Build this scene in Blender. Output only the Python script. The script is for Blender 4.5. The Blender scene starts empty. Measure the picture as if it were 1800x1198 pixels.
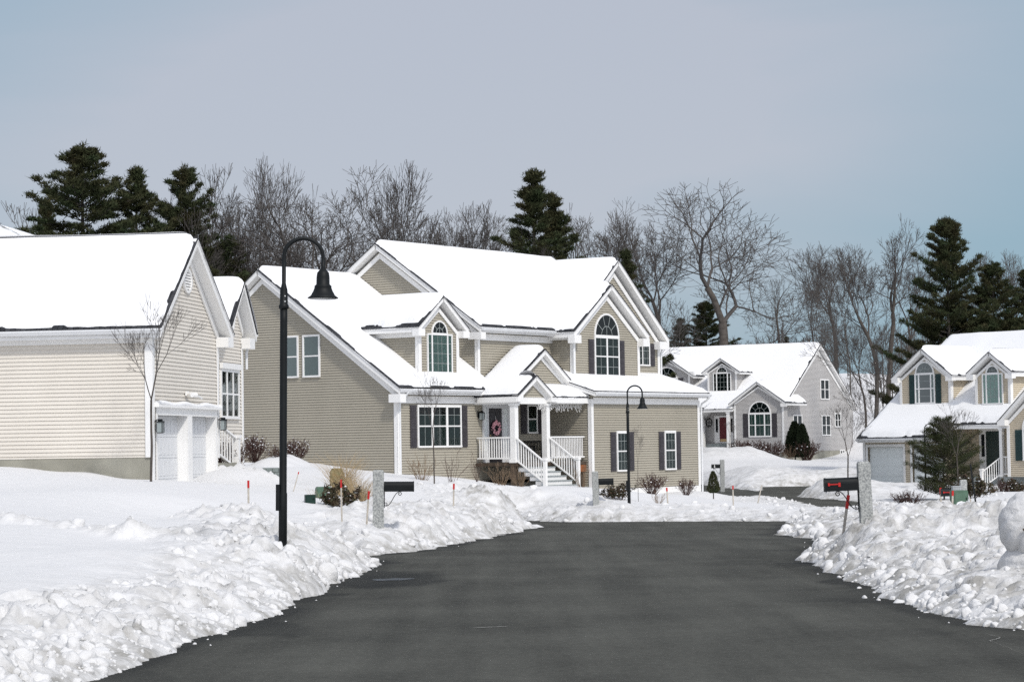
import bpy, math, random, time
import numpy as np
from mathutils import Vector
from math import sin, cos, radians, atan, atan2, pi, sqrt, exp

T0 = time.time()
SC = bpy.context.scene
COL = SC.collection

# ------------------------------------------------------------------ camera
F_PX, ROLL, EYE = 4200.0, 0.015, 1.5
PITCH = atan(185.0 / F_PX)
cam_d = bpy.data.cameras.new('camera'); cam = bpy.data.objects.new('camera', cam_d); COL.objects.link(cam)
cam_d.sensor_width = 36.0; cam_d.lens = F_PX / 1800 * 36; cam_d.clip_start = 0.5; cam_d.clip_end = 3000
from mathutils import Matrix
cam.matrix_world = Matrix.Translation((0, 0, EYE)) @ Matrix.Rotation(pi / 2 + PITCH, 4, 'X') @ Matrix.Rotation(-ROLL, 4, 'Z')
SC.camera = cam

# ------------------------------------------------------------------ world, sun, exposure
SUN_EL, SUN_AZ = radians(43), radians(27)        # behind the camera, a little to the right
W = bpy.data.worlds.new("World"); SC.world = W; W.use_nodes = True
nt = W.node_tree; N = nt.nodes; L = nt.links
bg = N['Background']; bg.inputs['Strength'].default_value = 1.0
sky = N.new('ShaderNodeTexSky'); sky.sky_type = 'NISHITA'; sky.sun_disc = False
sky.sun_elevation = SUN_EL; sky.sun_rotation = pi - SUN_AZ
scl = N.new('ShaderNodeVectorMath'); scl.operation = 'SCALE'; scl.inputs['Scale'].default_value = 0.10
L.new(sky.outputs[0], scl.inputs[0])
tc = N.new('ShaderNodeTexCoord')
mp = N.new('ShaderNodeMapping'); mp.inputs['Scale'].default_value = (2.2, 2.2, 9.0); mp.inputs['Location'].default_value = (3.1, 0.4, 1.7)
L.new(tc.outputs['Generated'], mp.inputs[0])
nz = N.new('ShaderNodeTexNoise'); nz.inputs['Scale'].default_value = 1.6; nz.inputs['Detail'].default_value = 5; nz.inputs['Roughness'].default_value = 0.45; nz.inputs['Distortion'].default_value = 0.4
L.new(mp.outputs[0], nz.inputs['Vector'])
sep = N.new('ShaderNodeSeparateXYZ'); L.new(tc.outputs['Generated'], sep.inputs[0])
def mth(op, a, b=None, c=None, tree=None):
    t = tree or nt
    n = t.nodes.new('ShaderNodeMath'); n.operation = op
    for i, v in enumerate((a, b, c)):
        if v is None: continue
        if hasattr(v, 'links'): t.links.new(v, n.inputs[i])
        else: n.inputs[i].default_value = v
    return n.outputs[0]
# blue-teal opening low on the right and high on the left, lavender veil between
fa_ = mth('MULTIPLY_ADD', sep.outputs['X'], 3.5, mth('MULTIPLY_ADD', sep.outputs['Z'], -4.0, 0.45))
fb_ = mth('MULTIPLY_ADD', sep.outputs['X'], -2.4, mth('MULTIPLY_ADD', sep.outputs['Z'], 1.2, -0.33))
fac = mth('ADD', mth('MINIMUM', mth('SMOOTH_MAX', fa_, fb_, 0.15), 1.0), mth('MULTIPLY_ADD', nz.outputs['Fac'], 1.1, -0.50))
gate = mth('MINIMUM', mth('MAXIMUM', mth('MULTIPLY_ADD', sep.outputs['Y'], 2.5, -1.3), 0.0), 1.0)
fac = mth('MULTIPLY', fac, gate)
rmp = N.new('ShaderNodeValToRGB'); L.new(fac, rmp.inputs[0])
e = rmp.color_ramp.elements
e[0].position = 0.18; e[0].color = (0.505, 0.535, 0.612, 1)
e[1].position = 0.85; e[1].color = (0.290, 0.435, 0.545, 1)
mx = N.new('ShaderNodeMix'); mx.data_type = 'RGBA'; mx.inputs[0].default_value = 0.86
L.new(scl.outputs[0], mx.inputs[6]); L.new(rmp.outputs[0], mx.inputs[7])
# the veil is brightest where the sun stands behind it
dt_ = N.new('ShaderNodeVectorMath'); dt_.operation = 'DOT_PRODUCT'; L.new(tc.outputs['Generated'], dt_.inputs[0])
dt_.inputs[1].default_value = (cos(SUN_EL) * sin(SUN_AZ), -cos(SUN_EL) * cos(SUN_AZ), sin(SUN_EL))
glow = mth('MULTIPLY_ADD', mth('POWER', mth('MAXIMUM', dt_.outputs['Value'], 0.0), 3.0), 1.15, 1.0)
gs = N.new('ShaderNodeVectorMath'); gs.operation = 'SCALE'; L.new(mx.outputs[2], gs.inputs[0]); L.new(glow, gs.inputs['Scale'])
L.new(gs.outputs[0], bg.inputs['Color'])

sd = bpy.data.lights.new('sun', 'SUN'); sd.energy = 2.2; sd.angle = radians(5); sd.color = (1.0, 0.955, 0.88)
so = bpy.data.objects.new('sun', sd); COL.objects.link(so)
sv = Vector((cos(SUN_EL) * sin(SUN_AZ), -cos(SUN_EL) * cos(SUN_AZ), sin(SUN_EL)))
so.rotation_euler = sv.to_track_quat('Z', 'Y').to_euler(); so.location = (0, -20, 40)
SC.view_settings.view_transform = 'Standard'; SC.view_settings.look = 'None'
SC.view_settings.exposure = 0.0; SC.view_settings.gamma = 1.0
SC.cycles.use_adaptive_sampling = True; SC.cycles.adaptive_threshold = 0.012
SC.cycles.max_bounces = 8; SC.cycles.diffuse_bounces = 4; SC.cycles.transparent_max_bounces = 12
SC.cycles.use_denoising = False; SC.cycles.sample_clamp_indirect = 4.0

# ------------------------------------------------------------------ placing: a point of the place at distance y, seen at a photo pixel
_R3 = np.array(cam.matrix_world.to_3x3())
def at(px, py, y):
    r = _R3 @ np.array([(px - 900) / F_PX, -(py - 599) / F_PX, -1.0])
    return np.array([0, 0, EYE]) + r * (y / r[1])

# ------------------------------------------------------------------ materials
MATS = {}
def mat(name, col, rough=0.6, spec=0.3, metal=0.0, var=0.0, vscale=4.0, bump=0.0, bscale=30.0, sheen=0.0, var2=None):
    m = bpy.data.materials.new(name); m.use_nodes = True; t = m.node_tree
    b = t.nodes['Principled BSDF']
    b.inputs['Base Color'].default_value = (*col, 1); b.inputs['Roughness'].default_value = rough
    b.inputs['Specular IOR Level'].default_value = spec; b.inputs['Metallic'].default_value = metal
    tcn = t.nodes.new('ShaderNodeTexCoord')
    if var > 0:
        n = t.nodes.new('ShaderNodeTexNoise'); n.inputs['Scale'].default_value = vscale; n.inputs['Detail'].default_value = 6
        t.links.new(tcn.outputs['Object'], n.inputs['Vector'])
        r = t.nodes.new('ShaderNodeValToRGB'); t.links.new(n.outputs['Fac'], r.inputs[0])
        c2 = var2 or tuple(c * (1 - var) for c in col)
        r.color_ramp.elements[0].position = 0.3; r.color_ramp.elements[0].color = (*c2, 1)
        r.color_ramp.elements[1].position = 0.7; r.color_ramp.elements[1].color = (*[min(1, c * (1 + var * 0.5)) for c in col], 1)
        t.links.new(r.outputs[0], b.inputs['Base Color'])
    if bump > 0:
        n = t.nodes.new('ShaderNodeTexNoise'); n.inputs['Scale'].default_value = bscale; n.inputs['Detail'].default_value = 5
        t.links.new(tcn.outputs['Object'], n.inputs['Vector'])
        bp = t.nodes.new('ShaderNodeBump'); bp.inputs['Strength'].default_value = 0.6; bp.inputs['Distance'].default_value = bump
        t.links.new(n.outputs['Fac'], bp.inputs['Height']); t.links.new(bp.outputs[0], b.inputs['Normal'])
    MATS[name] = m
    return m

def siding(name, col, c2):
    return mat(name, col, 0.55, 0.25, var=0.10, vscale=0.7, var2=c2, bump=0.002, bscale=8)
M_BEIGE = siding('vinyl_siding_beige', (0.380, 0.352, 0.290), (0.365, 0.338, 0.277))
M_CREAM = siding('vinyl_siding_cream', (0.69, 0.65, 0.585), (0.67, 0.63, 0.565))
M_PINK = siding('vinyl_siding_mauve', (0.475, 0.462, 0.45), (0.46, 0.447, 0.435))
M_YEL = siding('vinyl_siding_yellow', (0.56, 0.495, 0.385), (0.54, 0.475, 0.37))
M_WHITE = mat('white_trim', (0.84, 0.835, 0.82), 0.45, 0.35, var=0.05, vscale=1.5)
M_GUT = mat('gutter_white', (0.76, 0.77, 0.78), 0.35, 0.5, var=0.05, vscale=3)
M_CONC = mat('concrete_foundation', (0.33, 0.32, 0.27), 0.9, 0.1, var=0.22, vscale=1.3, bump=0.006, bscale=40)
M_SHUT = mat('shutter_charcoal', (0.055, 0.050, 0.056), 0.5, 0.3, var=0.15)
M_SHUTG = mat('shutter_dark_green', (0.018, 0.045, 0.045), 0.5, 0.3, var=0.15)
M_GRILLE = mat('window_muntin', (0.30, 0.33, 0.32), 0.4, 0.3)
M_CURT = mat('curtain_white', (0.62, 0.66, 0.62), 0.9, 0.1, var=0.1)
M_CURT2 = mat('curtain_dim', (0.10, 0.13, 0.125), 0.9, 0.1, var=0.1)
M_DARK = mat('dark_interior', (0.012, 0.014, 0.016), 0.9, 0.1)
M_DOORB = mat('door_black', (0.022, 0.020, 0.024), 0.35, 0.4)
M_DOORR = mat('door_dark_red', (0.11, 0.012, 0.016), 0.4, 0.4)
M_DOORG = mat('door_dark_green', (0.012, 0.030, 0.028), 0.4, 0.4)
M_GDOOR = mat('garage_door_white', (0.68, 0.69, 0.70), 0.5, 0.3, var=0.04)
M_GDOORB = mat('garage_door_grey_blue', (0.78, 0.82, 0.81), 0.5, 0.3, var=0.04)
M_BLACK = mat('black_painted_metal', (0.005, 0.007, 0.008), 0.55, 0.25, var=0.3, vscale=8)
M_GREENM = mat('green_painted_metal', (0.085, 0.15, 0.105), 0.5, 0.3, var=0.2, vscale=6)
M_GREEND = mat('dark_green_metal', (0.008, 0.032, 0.024), 0.5, 0.3, var=0.2, vscale=6)
M_OLIVE = mat('olive_weathered_plastic', (0.20, 0.20, 0.11), 0.6, 0.2, var=0.35, vscale=9, var2=(0.30, 0.20, 0.09))
M_RED = mat('red_paint', (0.48, 0.022, 0.02), 0.5, 0.3)
M_STAKE = mat('weathered_wood_stake', (0.50, 0.46, 0.40), 0.8, 0.1, var=0.3, vscale=12)
M_WOODD = mat('dark_deck_wood', (0.085, 0.065, 0.050), 0.8, 0.1, var=0.4, vscale=5)
M_WOODR = mat('red_cedar_board', (0.26, 0.10, 0.045), 0.7, 0.1, var=0.3, vscale=5)
M_GREYBOX = mat('grey_plastic', (0.38, 0.40, 0.41), 0.6, 0.3, var=0.1)
M_BRASS = mat('brass_kickplate', (0.60, 0.42, 0.22), 0.3, 0.5, metal=0.6)
M_SILVER = mat('silver_paint', (0.55, 0.56, 0.56), 0.4, 0.4)
M_MULCH = mat('bark_mulch', (0.16, 0.075, 0.045), 0.95, 0.05, var=0.5, vscale=20, bump=0.03, bscale=30)
M_PETAL = mat('pink_petal', (0.70, 0.24, 0.30), 0.7, 0.2, var=0.5, vscale=30, var2=(0.75, 0.55, 0.58))
M_STEPG = mat('grey_composite_step', (0.30, 0.33, 0.33), 0.7, 0.2, var=0.15)

def granite():
    m = mat('grey_granite', (0.40, 0.41, 0.40), 0.85, 0.15, bump=0.008, bscale=45)
    t = m.node_tree; b = t.nodes['Principled BSDF']
    tcn = t.nodes['Texture Coordinate']
    n = t.nodes.new('ShaderNodeTexNoise'); n.inputs['Scale'].default_value = 38; n.inputs['Detail'].default_value = 3
    t.links.new(tcn.outputs['Object'], n.inputs['Vector'])
    r = t.nodes.new('ShaderNodeValToRGB'); t.links.new(n.outputs['Fac'], r.inputs[0])
    r.color_ramp.elements[0].position = 0.35; r.color_ramp.elements[0].color = (0.22, 0.23, 0.23, 1)
    r.color_ramp.elements[1].position = 0.62; r.color_ramp.elements[1].color = (0.46, 0.47, 0.45, 1)
    t.links.new(r.outputs[0], b.inputs['Base Color']); return m
M_GRAN = granite()

def shingles():
    m = bpy.data.materials.new('asphalt_shingle'); m.use_nodes = True; t = m.node_tree; b = t.nodes['Principled BSDF']
    tcn = t.nodes.new('ShaderNodeTexCoord')
    br = t.nodes.new('ShaderNodeTexBrick'); br.inputs['Scale'].default_value = 1.0
    br.inputs['Brick Width'].default_value = 0.30; br.inputs['Row Height'].default_value = 0.14; br.inputs['Mortar Size'].default_value = 0.008
    br.inputs['Color1'].default_value = (0.030, 0.032, 0.036, 1); br.inputs['Color2'].default_value = (0.062, 0.064, 0.070, 1); br.inputs['Mortar'].default_value = (0.012, 0.012, 0.014, 1)
    t.links.new(tcn.outputs['Object'], br.inputs['Vector']); t.links.new(br.outputs['Color'], b.inputs['Base Color'])
    b.inputs['Roughness'].default_value = 0.95; b.inputs['Specular IOR Level'].default_value = 0.1
    return m
M_SHING = shingles()

def glass():
    m = bpy.data.materials.new('window_glass'); m.use_nodes = True; t = m.node_tree
    for n in list(t.nodes):
        if n.type != 'OUTPUT_MATERIAL': t.nodes.remove(n)
    out = t.nodes[0]
    tr = t.nodes.new('ShaderNodeBsdfTransparent'); tr.inputs[0].default_value = (0.46, 0.60, 0.565, 1)
    gl = t.nodes.new('ShaderNodeBsdfGlossy'); gl.inputs['Roughness'].default_value = 0.04; gl.inputs['Color'].default_value = (0.85, 0.92, 0.92, 1)
    nn = t.nodes.new('ShaderNodeTexNoise'); nn.inputs['Scale'].default_value = 2.2
    tcn = t.nodes.new('ShaderNodeTexCoord'); t.links.new(tcn.outputs['Object'], nn.inputs['Vector'])
    bp = t.nodes.new('ShaderNodeBump'); bp.inputs['Distance'].default_value = 0.01; bp.inputs['Strength'].default_value = 0.3
    t.links.new(nn.outputs['Fac'], bp.inputs['Height']); t.links.new(bp.outputs[0], gl.inputs['Normal'])
    fr = t.nodes.new('ShaderNodeFresnel'); fr.inputs[0].default_value = 1.5
    ms = t.nodes.new('ShaderNodeMixShader'); t.links.new(mth('MULTIPLY', fr.outputs[0], 1.0, tree=t), ms.inputs[0])
    t.links.new(tr.outputs[0], ms.inputs[1]); t.links.new(gl.outputs[0], ms.inputs[2]); t.links.new(ms.outputs[0], out.inputs[0])
    return m
M_GLASS = glass()
M_LGLASS = mat('clear_lamp_glass', (.30, .34, .34), .15, .5)

def snow_mat(name, dirt_shade=0.0, bumpd=0.02, bscale=9.0, sss=True, alb=(0.86, 0.862, 0.865, 1)):
    m = bpy.data.materials.new(name); m.use_nodes = True; t = m.node_tree; b = t.nodes['Principled BSDF']
    b.inputs['Roughness'].default_value = 0.75; b.inputs['Specular IOR Level'].default_value = 0.18
    tcn = t.nodes.new('ShaderNodeTexCoord')
    base = alb
    if dirt_shade > 0:
        at_ = t.nodes.new('ShaderNodeAttribute'); at_.attribute_name = 'dirt_shade'  # grey weight: real dirt, plus shade painted on the right bank
        n = t.nodes.new('ShaderNodeTexNoise'); n.inputs['Scale'].default_value = 2.6; n.inputs['Detail'].default_value = 8; n.inputs['Roughness'].default_value = 0.65
        t.links.new(tcn.outputs['Object'], n.inputs['Vector'])
        f = mth('MULTIPLY_ADD', mth('SUBTRACT', n.outputs['Fac'], 0.42, tree=t), 3.2, .12, tree=t)
        f = mth('MULTIPLY', mth('MAXIMUM', f, 0.05, tree=t), mth('MULTIPLY_ADD', at_.outputs['Fac'], 1.5, .03, tree=t), tree=t)
        mxn = t.nodes.new('ShaderNodeMix'); mxn.data_type = 'RGBA'; mxn.clamp_factor = True
        t.links.new(mth('MULTIPLY', f, dirt_shade, tree=t), mxn.inputs[0])
        mxn.inputs[6].default_value = base; mxn.inputs[7].default_value = (0.36, 0.35, 0.325, 1)
        t.links.new(mxn.outputs[2], b.inputs['Base Color'])
    else: b.inputs['Base Color'].default_value = base
    if sss:
        b.inputs['Subsurface Weight'].default_value = 0.0
    n = t.nodes.new('ShaderNodeTexNoise'); n.inputs['Scale'].default_value = bscale; n.inputs['Detail'].default_value = 7; n.inputs['Roughness'].default_value = 0.6
    t.links.new(tcn.outputs['Object'], n.inputs['Vector'])
    bp = t.nodes.new('ShaderNodeBump'); bp.inputs['Strength'].default_value = 0.5; bp.inputs['Distance'].default_value = bumpd
    t.links.new(n.outputs['Fac'], bp.inputs['Height']); t.links.new(bp.outputs[0], b.inputs['Normal'])
    return m
M_SNOW = snow_mat('roof_snow', 0, 0.02, 1.5)
M_SNOWG = snow_mat('ground_snow', 0.9, 0.05, 14.0, alb=(.745, .742, .74, 1))
M_SNOWB = snow_mat('clumped_snow', 0.6, 0.04, 18.0, alb=(.745, .742, .74, 1))

# ------------------------------------------------------------------ object helpers
def tag(o, label=None, cat=None, group=None, kind=None):
    if label: o['label'] = label
    if cat: o['category'] = cat
    if group: o['group'] = group
    if kind: o['kind'] = kind
    return o
def empty(name, loc, rz=0.0):
    o = bpy.data.objects.new(name, None); COL.objects.link(o); o.location = loc; o.rotation_euler = (0, 0, rz); o.empty_display_size = 0.3
    return o
def link_mesh(name, V, Fc, material, parent=None, smooth=False, loc=None):
    me = bpy.data.meshes.new(name)
    if isinstance(Fc, np.ndarray):
        V = np.asarray(V, dtype=np.float32); nf, k = Fc.shape
        me.vertices.add(len(V)); me.vertices.foreach_set('co', V.ravel())
        me.loops.add(nf * k); me.loops.foreach_set('vertex_index', Fc.ravel().astype(np.int32))
        me.polygons.add(nf); me.polygons.foreach_set('loop_start', np.arange(0, nf * k, k, dtype=np.int32))
        me.update(calc_edges=True); me.validate()
    else:
        me.from_pydata([tuple(v) for v in V], [], [tuple(f) for f in Fc]); me.update()
    if smooth: me.polygons.foreach_set('use_smooth', [True] * len(me.polygons))
    me.materials.append(material)
    o = bpy.data.objects.new(name, me); COL.objects.link(o)
    if parent: o.parent = parent
    if loc is not None: o.location = loc
    return o
def copy_tree(o, parent=None):
    c = o.copy(); COL.objects.link(c)
    if parent: c.parent = parent
    for ch in list(o.children): copy_tree(ch, c)
    return c

class MB:
    """collects boxes, prisms, tubes into ONE mesh"""
    def __init__(s): s.V = []; s.F = []
    def add(s, vs, fs):
        b = len(s.V); s.V += [tuple(v) for v in vs]; s.F += [tuple(i + b for i in f) for f in fs]
    def box(s, P, a0, a1, z0, z1, d0, d1):
        vs = [P(a, z, d) for d in (d0, d1) for z in (z0, z1) for a in (a0, a1)]
        s.add(vs, [(0, 1, 3, 2), (4, 6, 7, 5), (0, 4, 5, 1), (2, 3, 7, 6), (0, 2, 6, 4), (1, 5, 7, 3)])
    def prism(s, P, pts, d0, d1):
        n = len(pts); vs = [P(a, z, d0) for a, z in pts] + [P(a, z, d1) for a, z in pts]
        fs = [tuple(range(n)), tuple(range(2 * n - 1, n - 1, -1))] + [(i, (i + 1) % n, (i + 1) % n + n, i + n) for i in range(n)]
        s.add(vs, fs)
    def slab(s, pts, t0, t1):
        """polygon of 3D points, extruded vertically between z+t0 and z+t1"""
        n = len(pts); vs = [(p[0], p[1], p[2] + t0) for p in pts] + [(p[0], p[1], p[2] + t1) for p in pts]
        fs = [tuple(range(n)), tuple(range(2 * n - 1, n - 1, -1))] + [(i, (i + 1) % n, (i + 1) % n + n, i + n) for i in range(n)]
        s.add(vs, fs)
    def tube(s, pts, rs, n=8, cap=True):
        pts = [Vector(p) for p in pts]
        if not isinstance(rs, (list, tuple)): rs = [rs] * len(pts)
        rings = []; base = len(s.V); up = None
        for i, p in enumerate(pts):
            d = (pts[min(i + 1, len(pts) - 1)] - pts[max(i - 1, 0)]).normalized()
            if up is None: up = Vector((0, 1, 0)) if abs(d.y) < 0.9 else Vector((1, 0, 0))
            x = d.cross(up).normalized(); y = x.cross(d).normalized(); up = y
            for k in range(n):
                a = 2 * pi * k / n; s.V.append(tuple(p + (x * cos(a) + y * sin(a)) * rs[i]))
        for i in range(len(pts) - 1):
            for k in range(n):
                a = base + i * n + k; b = base + i * n + (k + 1) % n
                s.F.append((a, b, b + n, a + n))
        if cap:
            s.F.append(tuple(base + k for k in range(n))); s.F.append(tuple(base + (len(pts) - 1) * n + k for k in reversed(range(n))))
    def lathe(s, c, prof, n=24):
        """prof: (r, z) list around the vertical through c"""
        base = len(s.V)
        for r, z in prof:
            for k in range(n):
                a = 2 * pi * k / n; s.V.append((c[0] + r * cos(a), c[1] + r * sin(a), c[2] + z))
        for i in range(len(prof) - 1):
            for k in range(n):
                a = base + i * n + k; b = base + i * n + (k + 1) % n; s.F.append((a, b, b + n, a + n))
        s.F.append(tuple(base + k for k in reversed(range(n)))); s.F.append(tuple(base + (len(prof) - 1) * n + k for k in range(n)))
    def build(s, name, m, parent=None, smooth=False, zoff=0.0, loc=None):
        V = s.V if not zoff else [(v[0], v[1], v[2] - zoff) for v in s.V]
        return link_mesh(name, V, s.F, m, parent, smooth, loc)

# ------------------------------------------------------------------ numpy noise
def _h(ix, iy, s):
    with np.errstate(over='ignore'):
        n = (ix.astype(np.int64) * 374761393 + iy.astype(np.int64) * 668265263 + s * 2147483647 + 12345) & 0xffffffff
        n = ((n ^ (n >> 13)) * 1274126177) & 0xffffffff
        n = (n ^ (n >> 16)) & 0xffffffff
        n = (n * 2246822519) & 0xffffffff; n = n ^ (n >> 15)
    return (n & 0xffffff) / float(0xffffff)
def vnoise(x, y, s=0):
    ix = np.floor(x).astype(np.int64); iy = np.floor(y).astype(np.int64); fx = x - ix; fy = y - iy
    fx = fx * fx * (3 - 2 * fx); fy = fy * fy * (3 - 2 * fy)
    return (_h(ix, iy, s) * (1 - fx) + _h(ix + 1, iy, s) * fx) * (1 - fy) + (_h(ix, iy + 1, s) * (1 - fx) + _h(ix + 1, iy + 1, s) * fx) * fy
def fbm(x, y, s=0, o=4):
    t = 0; a = .5
    for i in range(o): t = t + a * vnoise(x * 2 ** i, y * 2 ** i, s + i * 7); a *= .5
    return t
def lumps(x, y, cell, s=0, prob=0.8):
    """pile of rounded lumps: max over neighbouring random ellipsoids"""
    X = x / cell; Y = y / cell; ix = np.floor(X).astype(np.int64); iy = np.floor(Y).astype(np.int64)
    best = np.zeros_like(X)
    for dx in (-1, 0, 1):
        for dy in (-1, 0, 1):
            cx = ix + dx; cy = iy + dy
            px = cx + _h(cx, cy, s); py = cy + _h(cx, cy, s + 1); r = 0.35 + 0.55 * _h(cx, cy, s + 2)
            an = _h(cx, cy, s + 3) * pi; st = 0.6 + 0.8 * _h(cx, cy, s + 4)
            ux = (X - px) * np.cos(an) + (Y - py) * np.sin(an); uy = (-(X - px) * np.sin(an) + (Y - py) * np.cos(an)) / st
            tilt = (_h(cx, cy, s + 6) - 0.5) * 0.9 * ux + (_h(cx, cy, s + 7) - 0.5) * 0.9 * uy
            q = r * r - ux * ux - uy * uy
            c = np.where(q > 0, np.sqrt(np.maximum(q, 0)) * 0.75 + tilt * (q > 0), 0) * (_h(cx, cy, s + 5) < prob)
            best = np.maximum(best, c)
    return best * cell
def sstep(a, b, x):
    t = np.clip((x - a) / (b - a), 0, 1); return t * t * (3 - 2 * t)
def segdist(x, y, poly, closed=True):
    d = np.full(x.shape, 1e9); n = len(poly); inside = np.zeros(x.shape, bool)
    for i in range(n if closed else n - 1):
        ax, ay = poly[i][:2]; bx, by = poly[(i + 1) % n][:2]
        ex, ey = bx - ax, by - ay; l2 = ex * ex + ey * ey + 1e-12
        t = np.clip(((x - ax) * ex + (y - ay) * ey) / l2, 0, 1)
        d = np.minimum(d, (x - ax - t * ex) ** 2 + (y - ay - t * ey) ** 2)
        if closed:
            c = ((ay > y) != (by > y)) & (x < (bx - ax) * (y - ay) / (by - ay + 1e-12) + ax); inside ^= c
    d = np.sqrt(d)
    return np.where(inside, -d, d) if closed else d
# ------------------------------------------------------------------ house kit (local axes: u along the front, v into the house, z up)
class House:
    def __init__(s, name, label, O, ang, z0):
        s.root = empty(name, (O[0], O[1], z0), radians(ang)); s.z0 = z0
        tag(s.root, label, 'house')
    def put(s, mb, name, m, parent=None, smooth=False):
        return mb.build(name, m, parent or s.root, smooth, zoff=s.z0)
def FR(v): return lambda a, z, d: (a, v - d, z)      # wall facing the front (-v)
def BK(v): return lambda a, z, d: (a, v + d, z)
def LF(u): return lambda a, z, d: (u - d, a, z)      # wall facing -u
def RT(u): return lambda a, z, d: (u + d, a, z)

def xrange_at(poly, z):
    xs = []
    n = len(poly)
    for i in range(n):
        (a0, z0), (a1, z1) = poly[i], poly[(i + 1) % n]
        if abs(z1 - z0) < 1e-9: continue
        t = (z - z0) / (z1 - z0)
        if -1e-9 <= t <= 1 + 1e-9: xs.append(a0 + (a1 - a0) * t)
    return (min(xs), max(xs)) if xs else None
COURSE = 0.1016
def wall(H, P, poly, m, name='wall', lap=0.036, course=COURSE, mb=None):
    """lapped siding: every course a slanted board with a real ledge under it"""
    lap = .028 if H.root.name == 'cream_house' else lap
    own = mb is None; P_ = P; P = lambda a, z, d: P_(a, z, d - lap + .007)      # the boards' lips stay just behind the trim
    mb = mb or MB()
    zs = [p[1] for p in poly]; z0, z1 = min(zs), max(zs)
    brk = sorted(set([z0, z1] + zs + [round(k * course, 4) for k in range(int(z0 / course) - 1, int(z1 / course) + 2) if z0 < k * course < z1]))
    for za, zb in zip(brk[:-1], brk[1:]):
        if zb - za < 1e-5: continue
        ra, rb = xrange_at(poly, za + 1e-6), xrange_at(poly, zb - 1e-6)
        if not ra or not rb: continue
        k = math.floor((za + 1e-5) / course); fa = 1 - (za - k * course) / course; fb = 1 - (zb - k * course) / course
        mb.add([P(ra[0], za, lap * fa), P(ra[1], za, lap * fa), P(rb[1], zb, lap * fb), P(rb[0], zb, lap * fb),
                P(ra[0], za, 0.0), P(ra[1], za, 0.0)], [(0, 1, 2, 3), (4, 5, 1, 0)])
    if own: return H.put(mb, name, m)

def snow_on(H, poly, slope, T=0.17, inset=0.10, open_=(), parent=None, cell=0.11, seed=0, sag=0.0, mats=None, rag=0.10):
    """a snow blanket on a roof polygon; slope(u,v)->z; edges in open_ (index) keep full depth"""
    P = np.array(poly, float); u0, v0 = P.min(0) - cell; u1, v1 = P.max(0) + cell
    nu, nv = int((u1 - u0) / cell) + 2, int((v1 - v0) / cell) + 2
    U, Vv = np.meshgrid(np.linspace(u0, u1, nu), np.linspace(v0, v1, nv), indexing='ij')
    n = len(poly); ins = np.zeros(U.shape, bool); D = np.full(U.shape, 9.0); DE = np.full(U.shape, 9.0)
    for i in range(n):
        (ax, ay), (bx, by) = poly[i], poly[(i + 1) % n]
        ex, ey = bx - ax, by - ay; t = np.clip(((U - ax) * ex + (Vv - ay) * ey) / (ex * ex + ey * ey), 0, 1)
        d = np.hypot(U - ax - t * ex, Vv - ay - t * ey)
        DE = np.minimum(DE, d)
        if i not in open_: D = np.minimum(D, d)
        ins ^= ((ay > Vv) != (by > Vv)) & (U < (bx - ax) * (Vv - ay) / (by - ay + 1e-12) + ax)
    wob = (fbm(U * 1.3 + 3, Vv * 1.3 + 7, seed, 4) - 0.47) * rag * 3 + (vnoise(U * 7, Vv * 7, seed + 3) - .5) * 0.03
    val = D - inset - wob
    prof = 1 - np.exp(-np.maximum(val, 0) / 0.10)
    h = np.where(val > 0, 0.015 + T * prof * (0.8 + 0.45 * fbm(U * .45, Vv * .45, seed + 9, 3)), -0.06)
    Z = np.vectorize(slope)(U, Vv) + h if not isinstance(slope, tuple) else slope[0] + slope[1] * U + slope[2] * Vv + h
    # faces whose corners are in the polygon (or hug its edge where it is open)
    ok = ins | (DE < cell * 0.75) * (np.array([[1]])) .astype(bool)
    near = ins | ((DE < cell * 0.6))
    idx = np.arange(nu * nv).reshape(nu, nv)
    q = near[:-1, :-1] & near[1:, :-1] & near[1:, 1:] & near[:-1, 1:] & ((val[:-1, :-1] > -cell * 2.2) | (val[1:, 1:] > -cell * 2.2))
    fc = np.stack([idx[:-1, :-1][q], idx[1:, :-1][q], idx[1:, 1:][q], idx[:-1, 1:][q]], 1)
    if len(fc) == 0: return None
    used, inv = np.unique(fc, return_inverse=True)
    V = np.stack([U.ravel()[used], Vv.ravel()[used], Z.ravel()[used] - H.z0], 1)
    return link_mesh('snow', V, inv.reshape(-1, 4), mats or M_SNOW, parent or H.root, smooth=True)

def plane3(a, b, c):
    """plane through 3 points as z = k0 + ku*u + kv*v"""
    A = np.array([[1, p[0], p[1]] for p in (a, b, c)], float); k = np.linalg.solve(A, [a[2], b[2], c[2]]); return tuple(k)
def roof(H, pts, open_=(), snow=True, th=0.2, T=0.17, inset=0.12, name='roof', seed=0, rag=0.10, parent=None, cell=0.11):
    """roof plane: shingle sheet on a white boxed edge, snow on top as a sub-part"""
    mb = MB(); mb.slab(pts, -0.022, 0.0)
    r = H.put(mb, name, M_SHING, parent)
    c = np.mean(np.array(pts), 0)
    e = MB(); e.slab([tuple(np.array(p) + (c - np.array(p)) * [.0, .0, .0] + np.array([np.sign(c[0] - p[0]) * .035, np.sign(c[1] - p[1]) * .035, 0])) for p in pts], -0.022 - th, -0.024)
    H.put(e, 'fascia', M_WHITE, r)
    if snow:
        k = plane3(*[pts[i] for i in (0, 1, 2)])
        snow_on(H, [(p[0], p[1]) for p in pts], k, T, inset, open_, r, cell, seed, rag=rag)
    return r
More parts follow.
